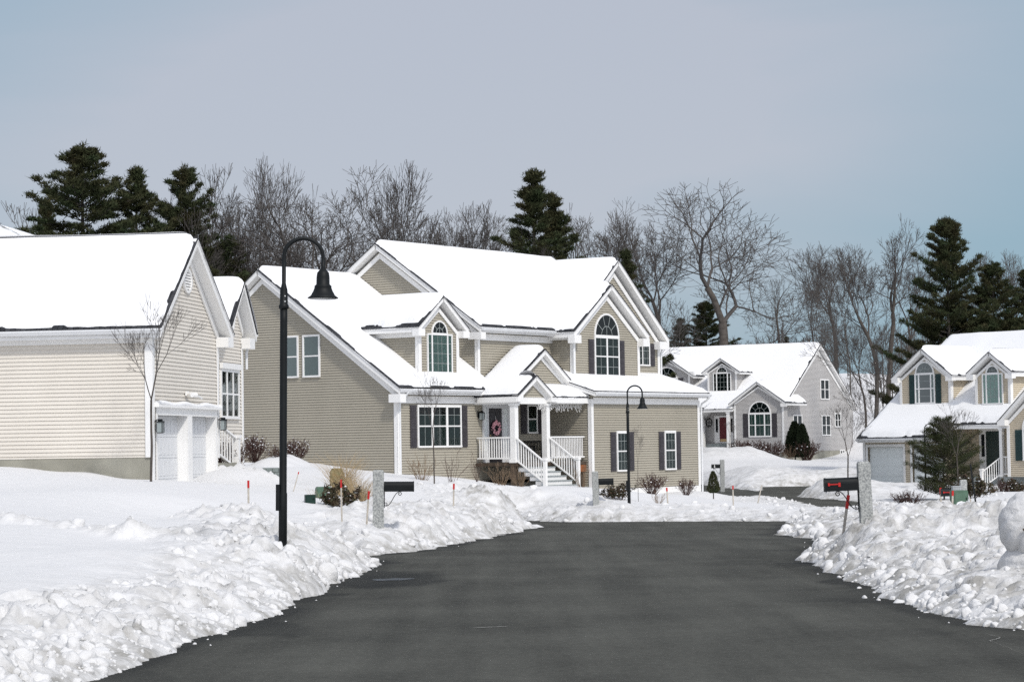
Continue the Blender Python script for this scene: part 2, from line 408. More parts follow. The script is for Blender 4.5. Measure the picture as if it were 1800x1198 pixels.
def gable_roof_v(H, c, zr, hl, hr, sl, sr, v0, v1, th=0.2, T=0.16, seed=0, snow=True, inset=0.12, rag=0.10, cell=0.11, inr=None):
    """ridge runs along v at u=c"""
    L_ = [(c - hl, v0, zr - sl * hl), (c, v0, zr), (c, v1, zr), (c - hl, v1, zr - sl * hl)]
    R_ = [(c, v0, zr), (c + hr, v0, zr - sr * hr), (c + hr, v1, zr - sr * hr), (c, v1, zr)]
    roof(H, L_, (1, 2), snow, th, T, inset, seed=seed, rag=rag, cell=cell); roof(H, R_, (3, 2), snow, th, T, inset, seed=seed + 5, rag=rag, cell=cell)
def returns(mb, P, a0, a1, z, h=0.28, w=0.42, d=0.30):
    """cornice returns: small boxed corners under the rake ends"""
    mb.box(P, a0 - 0.02, a0 + w, z - h, z, -0.01, d); mb.box(P, a1 - w, a1 + 0.02, z - h, z, -0.01, d)
def rake_frieze(mb, P, a0, a1, ac, z0a, z0b, zc, w=0.16, d=0.045):
    """white boards on the wall just under both rakes"""
    mb.prism(P, [(a0, z0a - w * 1.3), (a0, z0a), (ac, zc), (ac, zc - w * 1.3)], 0.0, d)
    mb.prism(P, [(ac, zc - w * 1.3), (ac, zc), (a1, z0b), (a1, z0b - w * 1.3)], 0.0, d + 0.002)

def window(H, P, a0, a1, z0, z1, vbars=(), hbars=(), gv=(), gh=(), curt=None, fr=0.06, arch=None, side=(), crown=0.0):
    """frame + bars (one mesh) > grille, pane, curtain. vbars/hbars: (position 0..1, width); gv/gh thin grille lines; arch=(centre a, z base, radius)"""
    mb = MB(); d = 0.06
    mb.box(P, a0, a1, z0, z0 + fr, 0.0, d + .015); mb.box(P, a0, a1, z1 - fr - crown, z1, 0.0, d + .004)
    mb.box(P, a0, a0 + fr, z0 + fr, z1 - fr - crown, 0.0, d); mb.box(P, a1 - fr, a1, z0 + fr, z1 - fr - crown, 0.0, d)
    W_, Hh = a1 - a0, z1 - z0
    for p, w in vbars: mb.box(P, a0 + p * W_ - w / 2, a0 + p * W_ + w / 2, z0 + fr, z1 - fr - crown, 0.022, d - .004)
    for p, w in hbars: mb.box(P, a0 + fr, a1 - fr, z0 + p * Hh - w / 2, z0 + p * Hh + w / 2, 0.022, d - .008)
    def arc(ac, zb, r0, r1, n, d0, d1, t0=0, t1=pi):
        for i in range(n):
            A, B = t0 + (t1 - t0) * i / n, t0 + (t1 - t0) * (i + 1) / n
            mb.prism(P, [(ac + r0 * cos(A), zb + r0 * sin(A)), (ac + r1 * cos(A), zb + r1 * sin(A)), (ac + r1 * cos(B), zb + r1 * sin(B)), (ac + r0 * cos(B), zb + r0 * sin(B))], d0, d1)
    if arch:
        ac, zb, r = arch[:3]; ry = arch[3] if len(arch) > 3 else r
        arc(ac, zb, r - fr, r, 18, 0.0, d)
        mb.box(P, ac - r, ac + r, zb - .02, zb + fr * .5, 0.0, d + .006)
    f = H.put(mb, 'window', M_WHITE)
    g = MB()
    for p in gv: g.box(P, a0 + p * W_ - .009, a0 + p * W_ + .009, z0 + fr, z1 - fr - crown, 0.034, 0.040)
    for p in gh: g.box(P, a0 + fr, a1 - fr, z0 + p * Hh - .009, z0 + p * Hh + .009, 0.0345, 0.0405)
    if arch:
        mbb = mb; mb = g
        arc(ac, zb, r * .42, r * .42 + .024, 12, 0.034, 0.042)
        for k in range(1, 5 if r > .6 else 4):
            A = pi * k / (5 if r > .6 else 4); c, s_ = cos(A), sin(A); w = .012
            g.prism(P, [(ac + r * .42 * c + w * s_, zb + r * .42 * s_ - w * c), (ac + (r - fr) * c + w * s_, zb + (r - fr) * s_ - w * c), (ac + (r - fr) * c - w * s_, zb + (r - fr) * s_ + w * c), (ac + r * .42 * c - w * s_, zb + r * .42 * s_ + w * c)], 0.0345, 0.0425)
        g.box(P, ac - .011, ac + .011, zb, zb + r * .42, 0.034, 0.042)
        mb = mbb
    if g.F: H.put(g, 'muntin', M_GRILLE, f)
    p_ = MB(); p_.add([P(a0 + .01, z0 + .01, .031), P(a1 - .01, z0 + .01, .031), P(a1 - .01, z1 - .01, .031), P(a0 + .01, z1 - .01, .031)], [(0, 1, 2, 3)])
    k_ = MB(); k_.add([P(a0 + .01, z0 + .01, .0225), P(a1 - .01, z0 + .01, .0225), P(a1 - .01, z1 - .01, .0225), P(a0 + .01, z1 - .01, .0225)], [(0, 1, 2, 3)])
    if arch:
        pts = [(ac + (r - .02) * cos(pi * i / 18), zb + (r - .02) * sin(pi * i / 18)) for i in range(19)]
        p_.add([P(a, z, .031) for a, z in pts], [tuple(range(19))]); k_.add([P(a, z, .0225) for a, z in pts], [tuple(range(19))])
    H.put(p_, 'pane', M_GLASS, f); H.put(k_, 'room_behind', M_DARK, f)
    if curt:
        c = MB(); zt = z1 - .06 - crown if curt[1] >= 1 else z0 + Hh * curt[1]; n = max(6, int(W_ * 26))
        parts = curt[2] if len(curt) > 2 else ((0.03, 0.97),)
        for f0, f1 in parts:
            m_ = max(4, int(n * (f1 - f0))); A0, A1 = a0 + W_ * f0, a0 + W_ * f1
            for i in range(m_):
                x0, x1 = A0 + (A1 - A0) * i / m_, A0 + (A1 - A0) * (i + 1) / m_
                d0, d1 = (.024, .029) if i % 2 else (.029, .024)
                c.add([P(x0, z0 + .05, d0), P(x1, z0 + .05, d1), P(x1, zt, d1), P(x0, zt, d0)], [(0, 1, 2, 3)])
        H.put(c, 'curtain', curt[0], f)
    return f
def shutter(H, P, a0, a1, z0, z1, m):
    mb = MB(); mb.box(P, a0, a1, z0, z1, 0.0, 0.035)
    w = (a1 - a0); 
    for (za, zb) in ((z0 + .06, (z0 + z1) / 2 - .04), ((z0 + z1) / 2 + .04, z1 - .06)):
        n = max(3, int((zb - za) / .055))
        for i in range(n):
            za_, zb_ = za + (zb - za) * i / n, za + (zb - za) * (i + .7) / n
            mb.add([P(a0 + w * .16, za_, .052), P(a1 - w * .16, za_, .052), P(a1 - w * .16, zb_, .036), P(a0 + w * .16, zb_, .036), P(a0 + w * .16, za_, .036), P(a1 - w * .16, za_, .036)], [(0, 1, 2, 3), (4, 5, 1, 0)])
    return H.put(mb, 'shutter', m)
def railing(H, p0, p1, top, bot, name='railing', step=0.115, m=None, th=0.05):
    """p0,p1 (u,v); top/bot: (z at p0, z at p1)"""
    mb = MB(); p0 = np.array(p0, float); p1 = np.array(p1, float); Ln = np.linalg.norm(p1 - p0); dr = (p1 - p0) / Ln; nr = np.array([-dr[1], dr[0]])
    def bar(s0, s1, za0, za1, zb0, zb1, w):
        a, b = p0 + dr * s0, p0 + dr * s1
        vs = []
        for q, (zl, zh) in ((a, (za0, zb0)), (b, (za1, zb1))):
            for sgn in (-1, 1):
                for z in (zl, zh): vs.append((q[0] + nr[0] * w * sgn, q[1] + nr[1] * w * sgn, z))
        mb.add(vs, [(0, 1, 3, 2), (4, 6, 7, 5), (0, 4, 5, 1), (2, 3, 7, 6), (0, 2, 6, 4), (1, 5, 7, 3)])
    bar(0, Ln, top[0] - .06, top[1] - .06, top[0], top[1], .045)
    bar(0, Ln, bot[0], bot[1], bot[0] + .06, bot[1] + .06, .035)
    n = int(Ln / step)
    for i in range(1, n):
        s = Ln * i / n; zt = top[0] + (top[1] - top[0]) * s / Ln - .05; zb = bot[0] + (bot[1] - bot[0]) * s / Ln + .05
        bar(s - .018, s + .018, zb, zb, zt, zt, .018)
    return H.put(mb, name, m or M_WHITE)
def post(H, u, v, z0, z1, w=0.1, name='column', cap=True):
    mb = MB(); P = lambda a, z, d: (u + a, v + d, z)
    mb.box(P, -w, w, z0, z1, -w, w)
    if cap: mb.box(P, -w * 1.35, w * 1.35, z1 - .09, z1 + .001, -w * 1.35, w * 1.35); mb.box(P, -w * 1.3, w * 1.3, z0 - .001, z0 + .14, -w * 1.3, w * 1.3)
    return H.put(mb, name, M_WHITE)
def downspout(H, pts, name='downspout'):
    mb = MB(); mb.tube(pts, 0.04, 6); return H.put(mb, name, M_GUT)
def gutter(H, p0, p1, name='gutter'):
    """K-style gutter along an eave"""
    a = np.array(p0, float); b = np.array(p1, float); d = (b - a); d[2] = 0; d /= np.linalg.norm(d); nr = np.array([d[1], -d[0], 0])
    prof = [(0.0, -.12), (0.06, -.12), (0.12, -.03), (0.12, 0.0), (0.0, 0.0)]
    vs = [tuple(q + nr * x + np.array([0, 0, z])) for q in (a, b) for x, z in prof]; n = len(prof)
    mb = MB(); mb.add(vs, [tuple(range(n)), tuple(range(2 * n - 1, n - 1, -1))] + [(i, (i + 1) % n, (i + 1) % n + n, i + n) for i in range(n)])
    return H.put(mb, name, M_GUT)
def lantern(H, P, a, z, name='wall_lantern'):
    mb = MB(); mb.box(P, a - .05, a + .05, z + .02, z + .26, 0, .03); mb.tube([P(a, z + .2, .02), P(a, z + .27, .10), P(a, z + .24, .18)], .015, 6)
    mb.box(P, a - .09, a + .09, z + .20, z + .23, .09, .27); mb.box(P, a - .05, a + .05, z + .23, z + .28, .13, .23)
    for s_ in (-1, 1):
        for t in (.10, .255): mb.box(P, a + s_ * .08 - .008, a + s_ * .08 + .008, z - .06, z + .2, t - .008, t + .008)
    mb.box(P, a - .06, a + .06, z - .08, z - .06, .11, .25)
    f = H.put(mb, name, M_BLACK)
    g = MB(); g.box(P, a - .065, a + .065, z - .06, z + .2, .115, .245); H.put(g, 'lamp_glass', M_LGLASS, f)
    return f

# ================================================================== HOUSE 1: the beige two-storey house in the middle
O_MAIN = (-4.429, 91.571)
A = House('beige_house', 'beige two-storey house with a white railed front porch and many snowy gables', O_MAIN, 55, 0.2)
TR = MB()     # corner boards, friezes, returns of the whole house
# --- left block
wall(A, LF(0), [(0, -.3), (0, 3.7), (6.7, 8.45), (12.0, 4.55), (12.0, -.3)], M_BEIGE)
wall(A, FR(0), [(0, .15), (0, 3.7), (10.1, 3.7), (10.1, .15)], M_BEIGE)
roof(A, [(-.38, -.42, 3.80), (5.84, -.42, 3.80), (5.84, 6.72, 8.70), (-.38, 6.72, 8.70)], (2, 1), seed=1, th=.24, rag=.14, inset=.16)
roof(A, [(-.38, 6.72, 8.70), (5.84, 6.72, 8.70), (5.84, 12.4, 4.44), (-.38, 12.4, 4.44)], (0, 1), seed=2, th=.24)
TR.box(LF(0), -.02, .15, -.2, 3.6, .005, .035); TR.box(FR(0), -.035, .15, -.2, 3.6, .005, .0352)
rake_frieze(TR, LF(0), -.02, 12.0, 6.72, 3.62, 4.4, 8.36, w=.17)
TR.box(FR(0), .15, 5.0, 3.22, 3.5, .005, .04)
TR.box(LF(.0), -.42, -.0, 3.24, 3.56, .0, .36); TR.box(LF(.0), -.0, .14, 3.24, 3.56, .05, .36)
gutter(A, (5.0, -.42, 3.74), (-.34, -.42, 3.74)) if False else gutter(A, (-.34, -.42, 3.74), (4.9, -.42, 3.74))
downspout(A, [(.06, -.5, 3.64), (.06, -.38, 3.5), (.08, -.12, 3.36), (.08, -.06, 3.2), (.08, -.06, .35)])
# --- main block
wall(A, LF(5.86), [(.4, 3.0), (.4, 6.2), (5.35, 9.7), (10.3, 6.2), (10.3, 3.0)], M_BEIGE)
wall(A, FR(.4), [(5.86, 3.2), (5.86, 6.2), (11.3, 6.2), (11.3, 3.2)], M_BEIGE)
wall(A, RT(18.9), [(-.2, -.6), (-.2, 6.0), (5.35, 9.5), (10.3, 6.0), (10.3, -.6)], M_BEIGE)
wall(A, BK(10.3), [(0, -.3), (0, 4.4), (5.86, 4.4), (5.86, 6.1), (18.9, 6.1), (18.9, -.3)], M_BEIGE)
roof(A, [(5.50, -.02, 6.36), (18.6, -.02, 6.36), (18.6, 5.35, 10.02), (5.50, 5.35, 10.02)], (2, 1), seed=3, th=.24, inset=.13, rag=.08)
roof(A, [(5.50, 5.35, 10.02), (19.2, 5.35, 10.02), (19.2, 10.7, 6.36), (5.50, 10.7, 6.36)], (0,), seed=4, th=.24)
TR.box(LF(5.86), .38, .52, 3.8, 6.1, .005, .035); TR.box(FR(.4), 5.825, 5.98, 3.8, 6.1, .005, .0352)
rake_frieze(TR, LF(5.86), .38, 10.3, 5.35, 6.18, 6.18, 9.62, w=.17)
TR.box(FR(.4), 5.98, 11.3, 5.82, 6.08, .005, .04)
TR.box(LF(5.86), -.02, .4, 5.84, 6.12, .0, .34); TR.box(LF(5.86), .4, .62, 5.84, 6.12, .05, .34)
gutter(A, (5.56, -.02, 6.30), (11.0, -.02, 6.30))
# --- small front gable C and the big one D behind it
wall(A, FR(-.7), [(11.2, 3.9), (11.2, 6.15), (13.8, 8.0), (16.4, 6.15), (16.4, 3.9)], M_BEIGE)
wall(A, LF(11.2), [(-.7, 3.4), (-.7, 6.0), (1.2, 6.0), (1.2, 3.4)], M_BEIGE)
wall(A, RT(16.4), [(-.7, 3.9), (-.7, 6.1), (-.2, 6.1), (-.2, 3.9)], M_BEIGE)
gable_roof_v(A, 13.8, 8.38, 3.0, 3.0, .70, .70, -1.05, 3.0, th=.24, seed=6, rag=.06)
TR.box(FR(-.7), 11.165, 11.32, 3.9, 6.05, .005, .0352); TR.box(LF(11.2), -.72, -.56, 3.9, 6.05, .005, .035)
TR.box(FR(-.7), 16.25, 16.42, 4.1, 6.05, .005, .0352)
rake_frieze(TR, FR(-.7), 11.2, 16.4, 13.8, 6.1, 6.1, 7.92, w=.17)
returns(TR, FR(-.7), 10.84, 16.76, 6.12, h=.34, w=.50, d=.33)
wall(A, FR(-.2), [(11.4, 6.0), (11.4, 6.05), (15.15, 9.05), (18.9, 6.05), (18.9, 3.9), (16.4, 3.9), (16.4, 6.0)], M_BEIGE)
gable_roof_v(A, 15.15, 9.52, 4.15, 4.15, .80, .80, -.55, 4.6, th=.24, seed=8, rag=.06)
rake_frieze(TR, FR(-.2), 11.4, 18.9, 15.15, 6.03, 6.03, 9.02, w=.17)
TR.box(FR(-.2), 18.75, 18.93, 4.2, 6.0, .005, .0352)
TR.box(FR(-.2), 18.45, 19.25, 5.72, 6.06, .0, .33)
# --- garage wing
wall(A, FR(-2.26), [(10.1, -.35), (10.1, 3.55), (18.8, 3.55), (18.8, -.35)], M_BEIGE)
wall(A, LF(10.1), [(-2.26, -.2), (-2.26, 3.55), (0.0, 3.55), (0.0, -.2)], M_BEIGE)
wall(A, RT(18.8), [(-2.26, -.35), (-2.26, 3.55), (-.2, 4.1), (-.2, -.35)], M_BEIGE)
fnd = MB(); fnd.box(FR(-2.24), 10.12, 18.78, -1.2, -.36, -.2, 0.0); fnd.box(LF(.02), 0.02, 11.9, -1.2, -.28, -.2, 0); fnd.box(FR(.02), .03, 10.0, -1.2, .02, -.2, 0)
A.put(fnd, 'foundation', M_CONC)
TR.box(FR(-2.26), 10.065, 10.24, -.5, 3.4, .005, .0352); TR.box(LF(10.1), -2.28, -2.12, -.5, 3.4, .005, .035)
TR.box(FR(-2.26), 18.66, 18.83, -.9, 3.4, .005, .0352); TR.box(FR(-2.26), 10.24, 18.66, 3.2, 3.46, .005, .04)
TR.box(FR(-2.26), 10.24, 18.66, -.62, -.34, .003, .03); TR.box(FR(0), .15, 5.1, -.06, .16, .003, .03)
roof(A, [(9.82, -2.66, 3.72), (19.15, -2.66, 3.72), (19.15, -.18, 4.50), (9.82, -.18, 4.50)], (2,), seed=11, th=.2, inset=.06, rag=.05)
gutter(A, (9.86, -2.66, 3.66), (19.1, -2.66, 3.66))
downspout(A, [(18.95, -2.75, 3.56), (18.95, -2.6, 3.4), (18.9, -2.36, 3.25), (18.9, -2.33, 3.1), (18.9, -2.33, -.9)])
downspout(A, [(10.95, -.12, 6.2), (11.08, -.45, 6.0), (11.1, -.78, 5.75), (11.1, -.8, 5.6), (11.1, -.8, 4.5), (11.3, -1.1, 4.33)])
downspout(A, [(19.3, -.3, 6.0), (19.1, -.28, 5.8), (19.0, -.25, 5.6), (19.0, -.25, 4.6)])
# --- dormer
wall(A, FR(.3), [(1.78, 4.15), (1.78, 6.1), (3.08, 7.05), (4.38, 6.1), (4.38, 4.15)], M_BEIGE)
wall(A, LF(1.78), [(.3, 4.0), (.3, 6.1), (3.6, 6.1), (3.6, 4.0)], M_BEIGE)
wall(A, RT(4.38), [(.3, 4.0), (.3, 6.1), (3.6, 6.1), (3.6, 4.0)], M_BEIGE)
gable_roof_v(A, 3.08, 7.46, 1.68, 1.68, .74, .74, -.03, 5.1, th=.2, seed=13, rag=.16, inset=.10, cell=.09)
TR.box(FR(.3), 1.745, 1.93, 4.15, 6.05, .005, .0352); TR.box(FR(.3), 4.24, 4.41, 4.15, 6.05, .005, .0352); TR.box(LF(1.78), .28, .44, 4.1, 6.05, .005, .035)
rake_frieze(TR, FR(.3), 1.78, 4.38, 3.08, 6.06, 6.06, 7.02, w=.13)
TR.box(LF(1.78), .44, 3.3, 5.82, 6.02, .005, .03)
returns(TR, FR(.3), 1.42, 4.74, 6.12, h=.27, w=.40, d=.31)
# --- porch
def lp(u, v): return (u, v, 3.50 + .62 * (u - 4.95))
Lp = [lp(4.95, -2.2), lp(6.3, -2.2), lp(6.3, -1.4), lp(8.1, -1.4), lp(8.1, .42), lp(4.95, .42)]
mb = MB(); mb.slab(Lp, -.03, 0); rp = A.put(mb, 'porch_roof', M_SHING)
mb = MB(); mb.slab([(5.0, -2.16, lp(5, 0)[2]), (6.3, -2.16, lp(6.3, 0)[2]), (6.3, .4, lp(6.3, 0)[2]), (5.0, .4, lp(5, 0)[2])], -.25, -.052)
mb.slab([(6.3, -1.37, lp(6.3, 0)[2]), (8.1, -1.37, lp(8.1, 0)[2]), (8.1, .4, lp(8.1, 0)[2]), (6.3, .4, lp(6.3, 0)[2])], -.25, -.052)
A.put(mb, 'fascia', M_WHITE, rp)
snow_on(A, [p[:2] for p in Lp], (3.50 - .62 * 4.95, .62, 0.0), .17, .12, (3,), rp, .08, 21, rag=.10)
roof(A, [(6.3, -2.2, 4.337), (7.75, -2.2, 3.44), (7.75, -1.1, 3.44), (6.3, -1.1, 4.337)], (3,), seed=22, name='porch_roof', cell=.07)
roof(A, [(8.1, -1.4, 5.453), (10.4, -1.4, 3.94), (10.4, .42, 3.94), (8.1, .42, 5.453)], (3,), seed=23, name='porch_roof', cell=.08)
roof(A, [(7.4, -2.2, 3.48), (10.08, -2.2, 3.48), (10.08, -1.1, 3.86), (7.4, -1.1, 3.86)], (2, 1), seed=24, name='porch_roof', cell=.07, inset=.05)
wall(A, FR(-1.1), [(5.6, 3.6), (8.1, 5.2), (10.1, 3.85), (10.1, 3.6)], M_BEIGE)
wall(A, FR(-1.9), [(5.12, 3.42), (5.12, 3.44), (6.3, 4.12), (7.45, 3.44), (7.45, 3.42)], M_BEIGE)
rake_frieze(TR, FR(-1.1), 5.6, 10.1, 8.1, 3.72, 3.94, 5.2, w=.12)
rake_frieze(TR, FR(-1.9), 5.12, 7.45, 6.3, 3.45, 3.45, 4.12, w=.11)
returns(TR, FR(-1.9), 4.98, 7.68, 3.52, h=.26, w=.36, d=.28)
TR.box(FR(-1.93), 5.0, 10.1, 3.18, 3.43, -.2, .0); TR.box(LF(5.0), -1.73, .0, 3.18, 3.43, -.2, 0); TR.box(LF(4.98), -2.12, -.2, 3.24, 3.46, 0, .04)
TR.box(FR(-2.16), 7.7, 10.06, 3.22, 3.42, 0, .03)
A.put(TR, 'trim_boards', M_WHITE)
cl = MB(); cl.box(FR(0.0), 5.05, 10.1, 3.44, 3.47, .0, 1.9); A.put(cl, 'porch_ceiling', M_WHITE)
fl = MB(); fl.box(FR(0.0), 5.05, 10.08, .72, .85, .002, 2.02); A.put(fl, 'porch_floor', M_WOODD)
sk = MB(); sk.box(FR(0.0), 9.5, 10.07, .42, .70, 1.9, 2.0); A.put(sk, 'porch_skirt_board', M_WOODR)
for u in (5.15, 7.4, 9.95): sp = MB(); sp.box(FR(0.0), u - .09, u + .09, -.4, .72, 1.7, 1.9); A.put(sp, 'porch_footing', M_WOODD)
for u in (5.17, 7.40): post(A, u, -1.83, .85, 3.2, .12)
railing(A, (5.12, -.06), (5.12, -1.70), (1.88, 1.88), (1.0, 1.0)); railing(A, (7.55, -1.9), (10.06, -1.9), (1.88, 1.88), (1.0, 1.0))
for u in (5.12, 7.46): railing(A, (u, -1.95), (u, -3.25), (1.86, .93), (.92, .05), name='stair_railing')
for u in (5.12, 7.46): post(A, u, -3.32, -.45, 1.02, .065, name='newel_post')
for k in range(5):
    st = MB(); zt = .85 - .18 * (k + 1); st.box(FR(-1.99 - .27 * k), 5.2, 7.4, zt - .03, zt + .002, 0, .30)
    A.put(st, 'step_tread', M_STEPG)
    st = MB(); st.box(FR(-1.99 - .27 * k), 5.2, 7.4, zt - .18, zt - .032, .0, .26); A.put(st, 'step_riser', M_WHITE)
# door with sidelights
mb = MB(); P = FR(0)
mb.box(P, 5.54, 7.50, 3.05, 3.22, 0, .07); mb.box(P, 5.54, 5.62, .86, 3.05, 0, .07); mb.box(P, 7.42, 7.50, .86, 3.05, 0, .07); mb.box(P, 5.82, 5.92, .86, 3.05, 0, .068); mb.box(P, 6.84, 6.96, .86, 3.05, 0, .068)
mb.box(P, 5.62, 5.82, .86, 1.35, 0, .05); mb.box(P, 6.96, 7.42, .86, 1.35, 0, .05); mb.box(P, 7.26, 7.42, 1.35, 3.05, 0, .05)
fr_ = A.put(mb, 'door_frame', M_GDOOR)
mb = MB(); mb.box(P, 5.92, 6.84, .88, 3.05, 0, .04)
for (za, zb) in ((1.0, 1.7), (1.85, 2.9)):
    for (a0, a1) in ((6.02, 6.33), (6.43, 6.74)): mb.box(P, a0, a1, za, zb, .04, .052)
dr = A.put(mb, 'door', M_DOORB)
mb = MB(); mb.tube([P(6.0, 1.95, .04), P(6.0, 1.95, .09)], .03, 10); A.put(mb, 'door_handle', M_BRASS, dr)
for a0, a1 in ((5.62, 5.82), (6.96, 7.26)): mb = MB(); mb.box(P, a0, a1, 1.35, 3.05, 0, .03); A.put(mb, 'sidelight', M_GDOORB, fr_)
lantern(A, FR(0), 5.28, 2.65)
window(A, FR(0), 8.70, 9.42, 2.02, 3.2, hbars=((.5, .05),), curt=(M_CURT2, .5), fr=.06)
shutter(A, FR(0), 8.26, 8.66, 2.0, 3.2, M_SHUT); shutter(A, FR(0), 9.46, 9.86, 2.0, 3.2, M_SHUT)
# windows
window(A, FR(0), 1.22, 4.08, 1.50, 3.17, vbars=((.333, .12), (.667, .12)), hbars=((.5, .05),), gv=(.165, .5, .835), gh=(.76,), curt=(M_CURT2, .74), fr=.07, crown=.03)
shutter(A, FR(0), .78, 1.18, 1.5, 3.15, M_SHUT); shutter(A, FR(0), 4.12, 4.50, 1.5, 3.15, M_SHUT)
for a0, a1 in ((3.78, 4.66), (4.88, 5.76)):
    window(A, LF(0), a0, a1, 4.33, 6.0, hbars=((.5, .05),), curt=(M_CURT2, 1.0), fr=.07)
window(A, FR(.3), 2.30, 3.95, 4.42, 5.98, vbars=((.19, .07), (.81, .07)), gv=(.42, .58), gh=(.25, .5, .75), curt=(M_CURT, 1.0), fr=.06, arch=(3.12, 5.98, .52))
window(A, FR(-.7), 12.80, 14.74, 4.40, 6.16, vbars=((.5, .09),), hbars=((.5, .05),), gv=(.25, .75), gh=(.75, .25), curt=(M_CURT2, 1.0), fr=.07, arch=(13.77, 6.16, .97), crown=.03)
shutter(A, FR(-.7), 12.36, 12.76, 4.42, 6.0, M_SHUT); shutter(A, FR(-.7), 14.78, 15.18, 4.42, 6.0, M_SHUT)
window(A, FR(-.2), 16.95, 18.05, 4.97, 5.98, vbars=((.45, .05),), gv=(.62, .8), gh=(.33, .66), curt=(M_CURT2, 1.0), fr=.06)
shutter(A, FR(-.2), 18.09, 18.50, 4.97, 5.96, M_SHUT)
for a0, a1 in ((11.98, 12.90), (15.82, 16.74)):
    window(A, FR(-2.26), a0, a1, .38, 2.08, hbars=((.5, .05),), gv=(.36, .64), gh=(.25, .75), curt=(M_CURT2, 1.0), fr=.07, crown=.04)
    shutter(A, FR(-2.26), a0 - .44, a0 - .04, .40, 2.04, M_SHUT); shutter(A, FR(-2.26), a1 + .04, a1 + .44, .40, 2.04, M_SHUT)

# ================================================================== HOUSE 2: cream garage house on the left
O_L = (-9.217, 61.0)
B = House('cream_house', 'cream-sided house with two white garage doors and a long snow-covered roof, at the left edge', O_L, 81.5, .7)
TR = MB(); g0, g1 = 0.0, 6.25
wall(B, FR(0), [(0, 2.62), (0, 4.55), (3.12, 7.02), (6.25, 4.85), (6.25, 2.62)], M_CREAM)
for a0, a1 in ((0, .35), (3.15, 3.42), (5.92, 6.25)): wall(B, FR(0), [(a0, .2), (a0, 2.62), (a1, 2.62), (a1, .2)], M_CREAM)
wall(B, LF(0), [(0, 1.36), (0, 4.6), (14, 4.6), (14, 1.36)], M_CREAM)
fn = MB(); fn.box(LF(.02), .01, 14, -.4, 1.355, -.25, 0); fn.box(FR(.02), 6.0, 6.2, -.4, 1.0, -.2, 0); B.put(fn, 'foundation', M_CONC)
roof(B, [(-.35, -.38, 4.66), (-.35, 14, 4.66), (3.12, 14, 7.22), (3.12, -.38, 7.22)], (2, 1), seed=31, th=.24, inset=.09, rag=.05, T=.12)
roof(B, [(3.12, -.38, 7.22), (3.12, 14, 7.22), (6.75, 14, 4.78), (6.75, -.38, 4.78)], (0, 1), seed=32, th=.24)
gutter(B, (-.35, 14, 4.62), (-.35, -.34, 4.62))
TR.box(LF(0), -.03, .17, 1.36, 4.4, .005, .035); TR.box(FR(0), -.033, .15, .3, 4.4, .005, .0352); TR.box(FR(0), 6.12, 6.28, 1.3, 4.6, .005, .0352)
TR.box(LF(0), .17, 14, 4.28, 4.52, .005, .04)
rake_frieze(TR, FR(0), 0, 6.25, 3.12, 4.5, 4.76, 6.98, w=.16)
TR.box(FR(0), 6.1, 6.66, 4.4, 4.68, 0, .36)
# garage surround
for a0, a1 in ((.24, .35), (3.08, 3.50), (5.86, 6.0)): TR.box(FR(0), a0, a1, .2, 2.44, .022, .05)
TR.box(FR(0), .24, 6.0, 2.44, 2.64, .022, .055)
for a0, a1 in ((.35, .352), (3.08, 3.082), (3.50, 3.502), (5.858, 5.86)): TR.box(BK(.0), a0, a1, .2, 2.44, -.02, .3)
TR.box(FR(0), .1, 6.12, 2.64, 2.70, .022, .16)
B.put(TR, 'trim_boards', M_WHITE)
sn = MB()
sn.tube([(a, -.10, 2.73 + .025 * sin(a * 3)) for a in np.linspace(.14, 6.08, 24)], .07, 8); B.put(sn, 'snow', M_SNOW, smooth=True)
for a0, a1 in ((.352, 3.08), (3.502, 5.858)):
    mb = MB(); P = FR(.26); mb.box(P, a0, a1, .2, 2.45, -.03, 0)
    for r in range(4):
        za = .24 + r * .55; mb.box(P, a0 + .004, a1 - .004, za, za + .53, 0, .012)
        for c in range(5 if False else 8):
            w = (a1 - a0) / 8; mb.box(P, a0 + c * w + .05, a0 + (c + 1) * w - .05, za + .08, za + .45, .012, .022)
    B.put(mb, 'garage_door', M_GDOOR)
lantern(B, FR(0), .12, 2.05); lantern(B, FR(0), 6.14, 2.15)
mb = MB(); mb.box(FR(0), 2.95, 3.1, 2.98, 3.1, .02, .08); mb.tube([(3.0, -.08, 3.02), (2.92, -.22, 3.0)], [.05, .07], 8); mb.tube([(3.06, -.08, 3.02), (3.3, -.22, 3.0)], [.05, .07], 8); mb.tube([(3.3, -.22, 3.0), (3.9, -.2, 2.93)], .03, 6)
B.put(mb, 'floodlight', M_WHITE)
def vent(H, P, a, z, ra, rz):
    mb = MB()
    for i in range(28):
        A_, B_ = 2 * pi * i / 28, 2 * pi * (i + 1) / 28
        mb.prism(P, [(a + (ra - .07) * cos(A_), z + (rz - .07) * sin(A_)), (a + ra * cos(A_), z + rz * sin(A_)), (a + ra * cos(B_), z + rz * sin(B_)), (a + (ra - .07) * cos(B_), z + (rz - .07) * sin(B_))], 0, .06)
    n = int(rz * 2 / .075)
    for i in range(1, n):
        zz = z - rz + i * 2 * rz / n; w = (ra - .05) * sqrt(max(0, 1 - ((zz - z) / rz) ** 2))
        if w > .04: mb.add([P(a - w, zz - .04, .045), P(a + w, zz - .04, .045), P(a + w, zz + .02, .022), P(a - w, zz + .02, .022), P(a - w, zz - .04, .022), P(a + w, zz - .04, .022)], [(0, 1, 2, 3), (4, 5, 1, 0)])
    return H.put(mb, 'gable_vent', M_WHITE)
vent(B, FR(0), 3.22, 6.08, .40, .34)
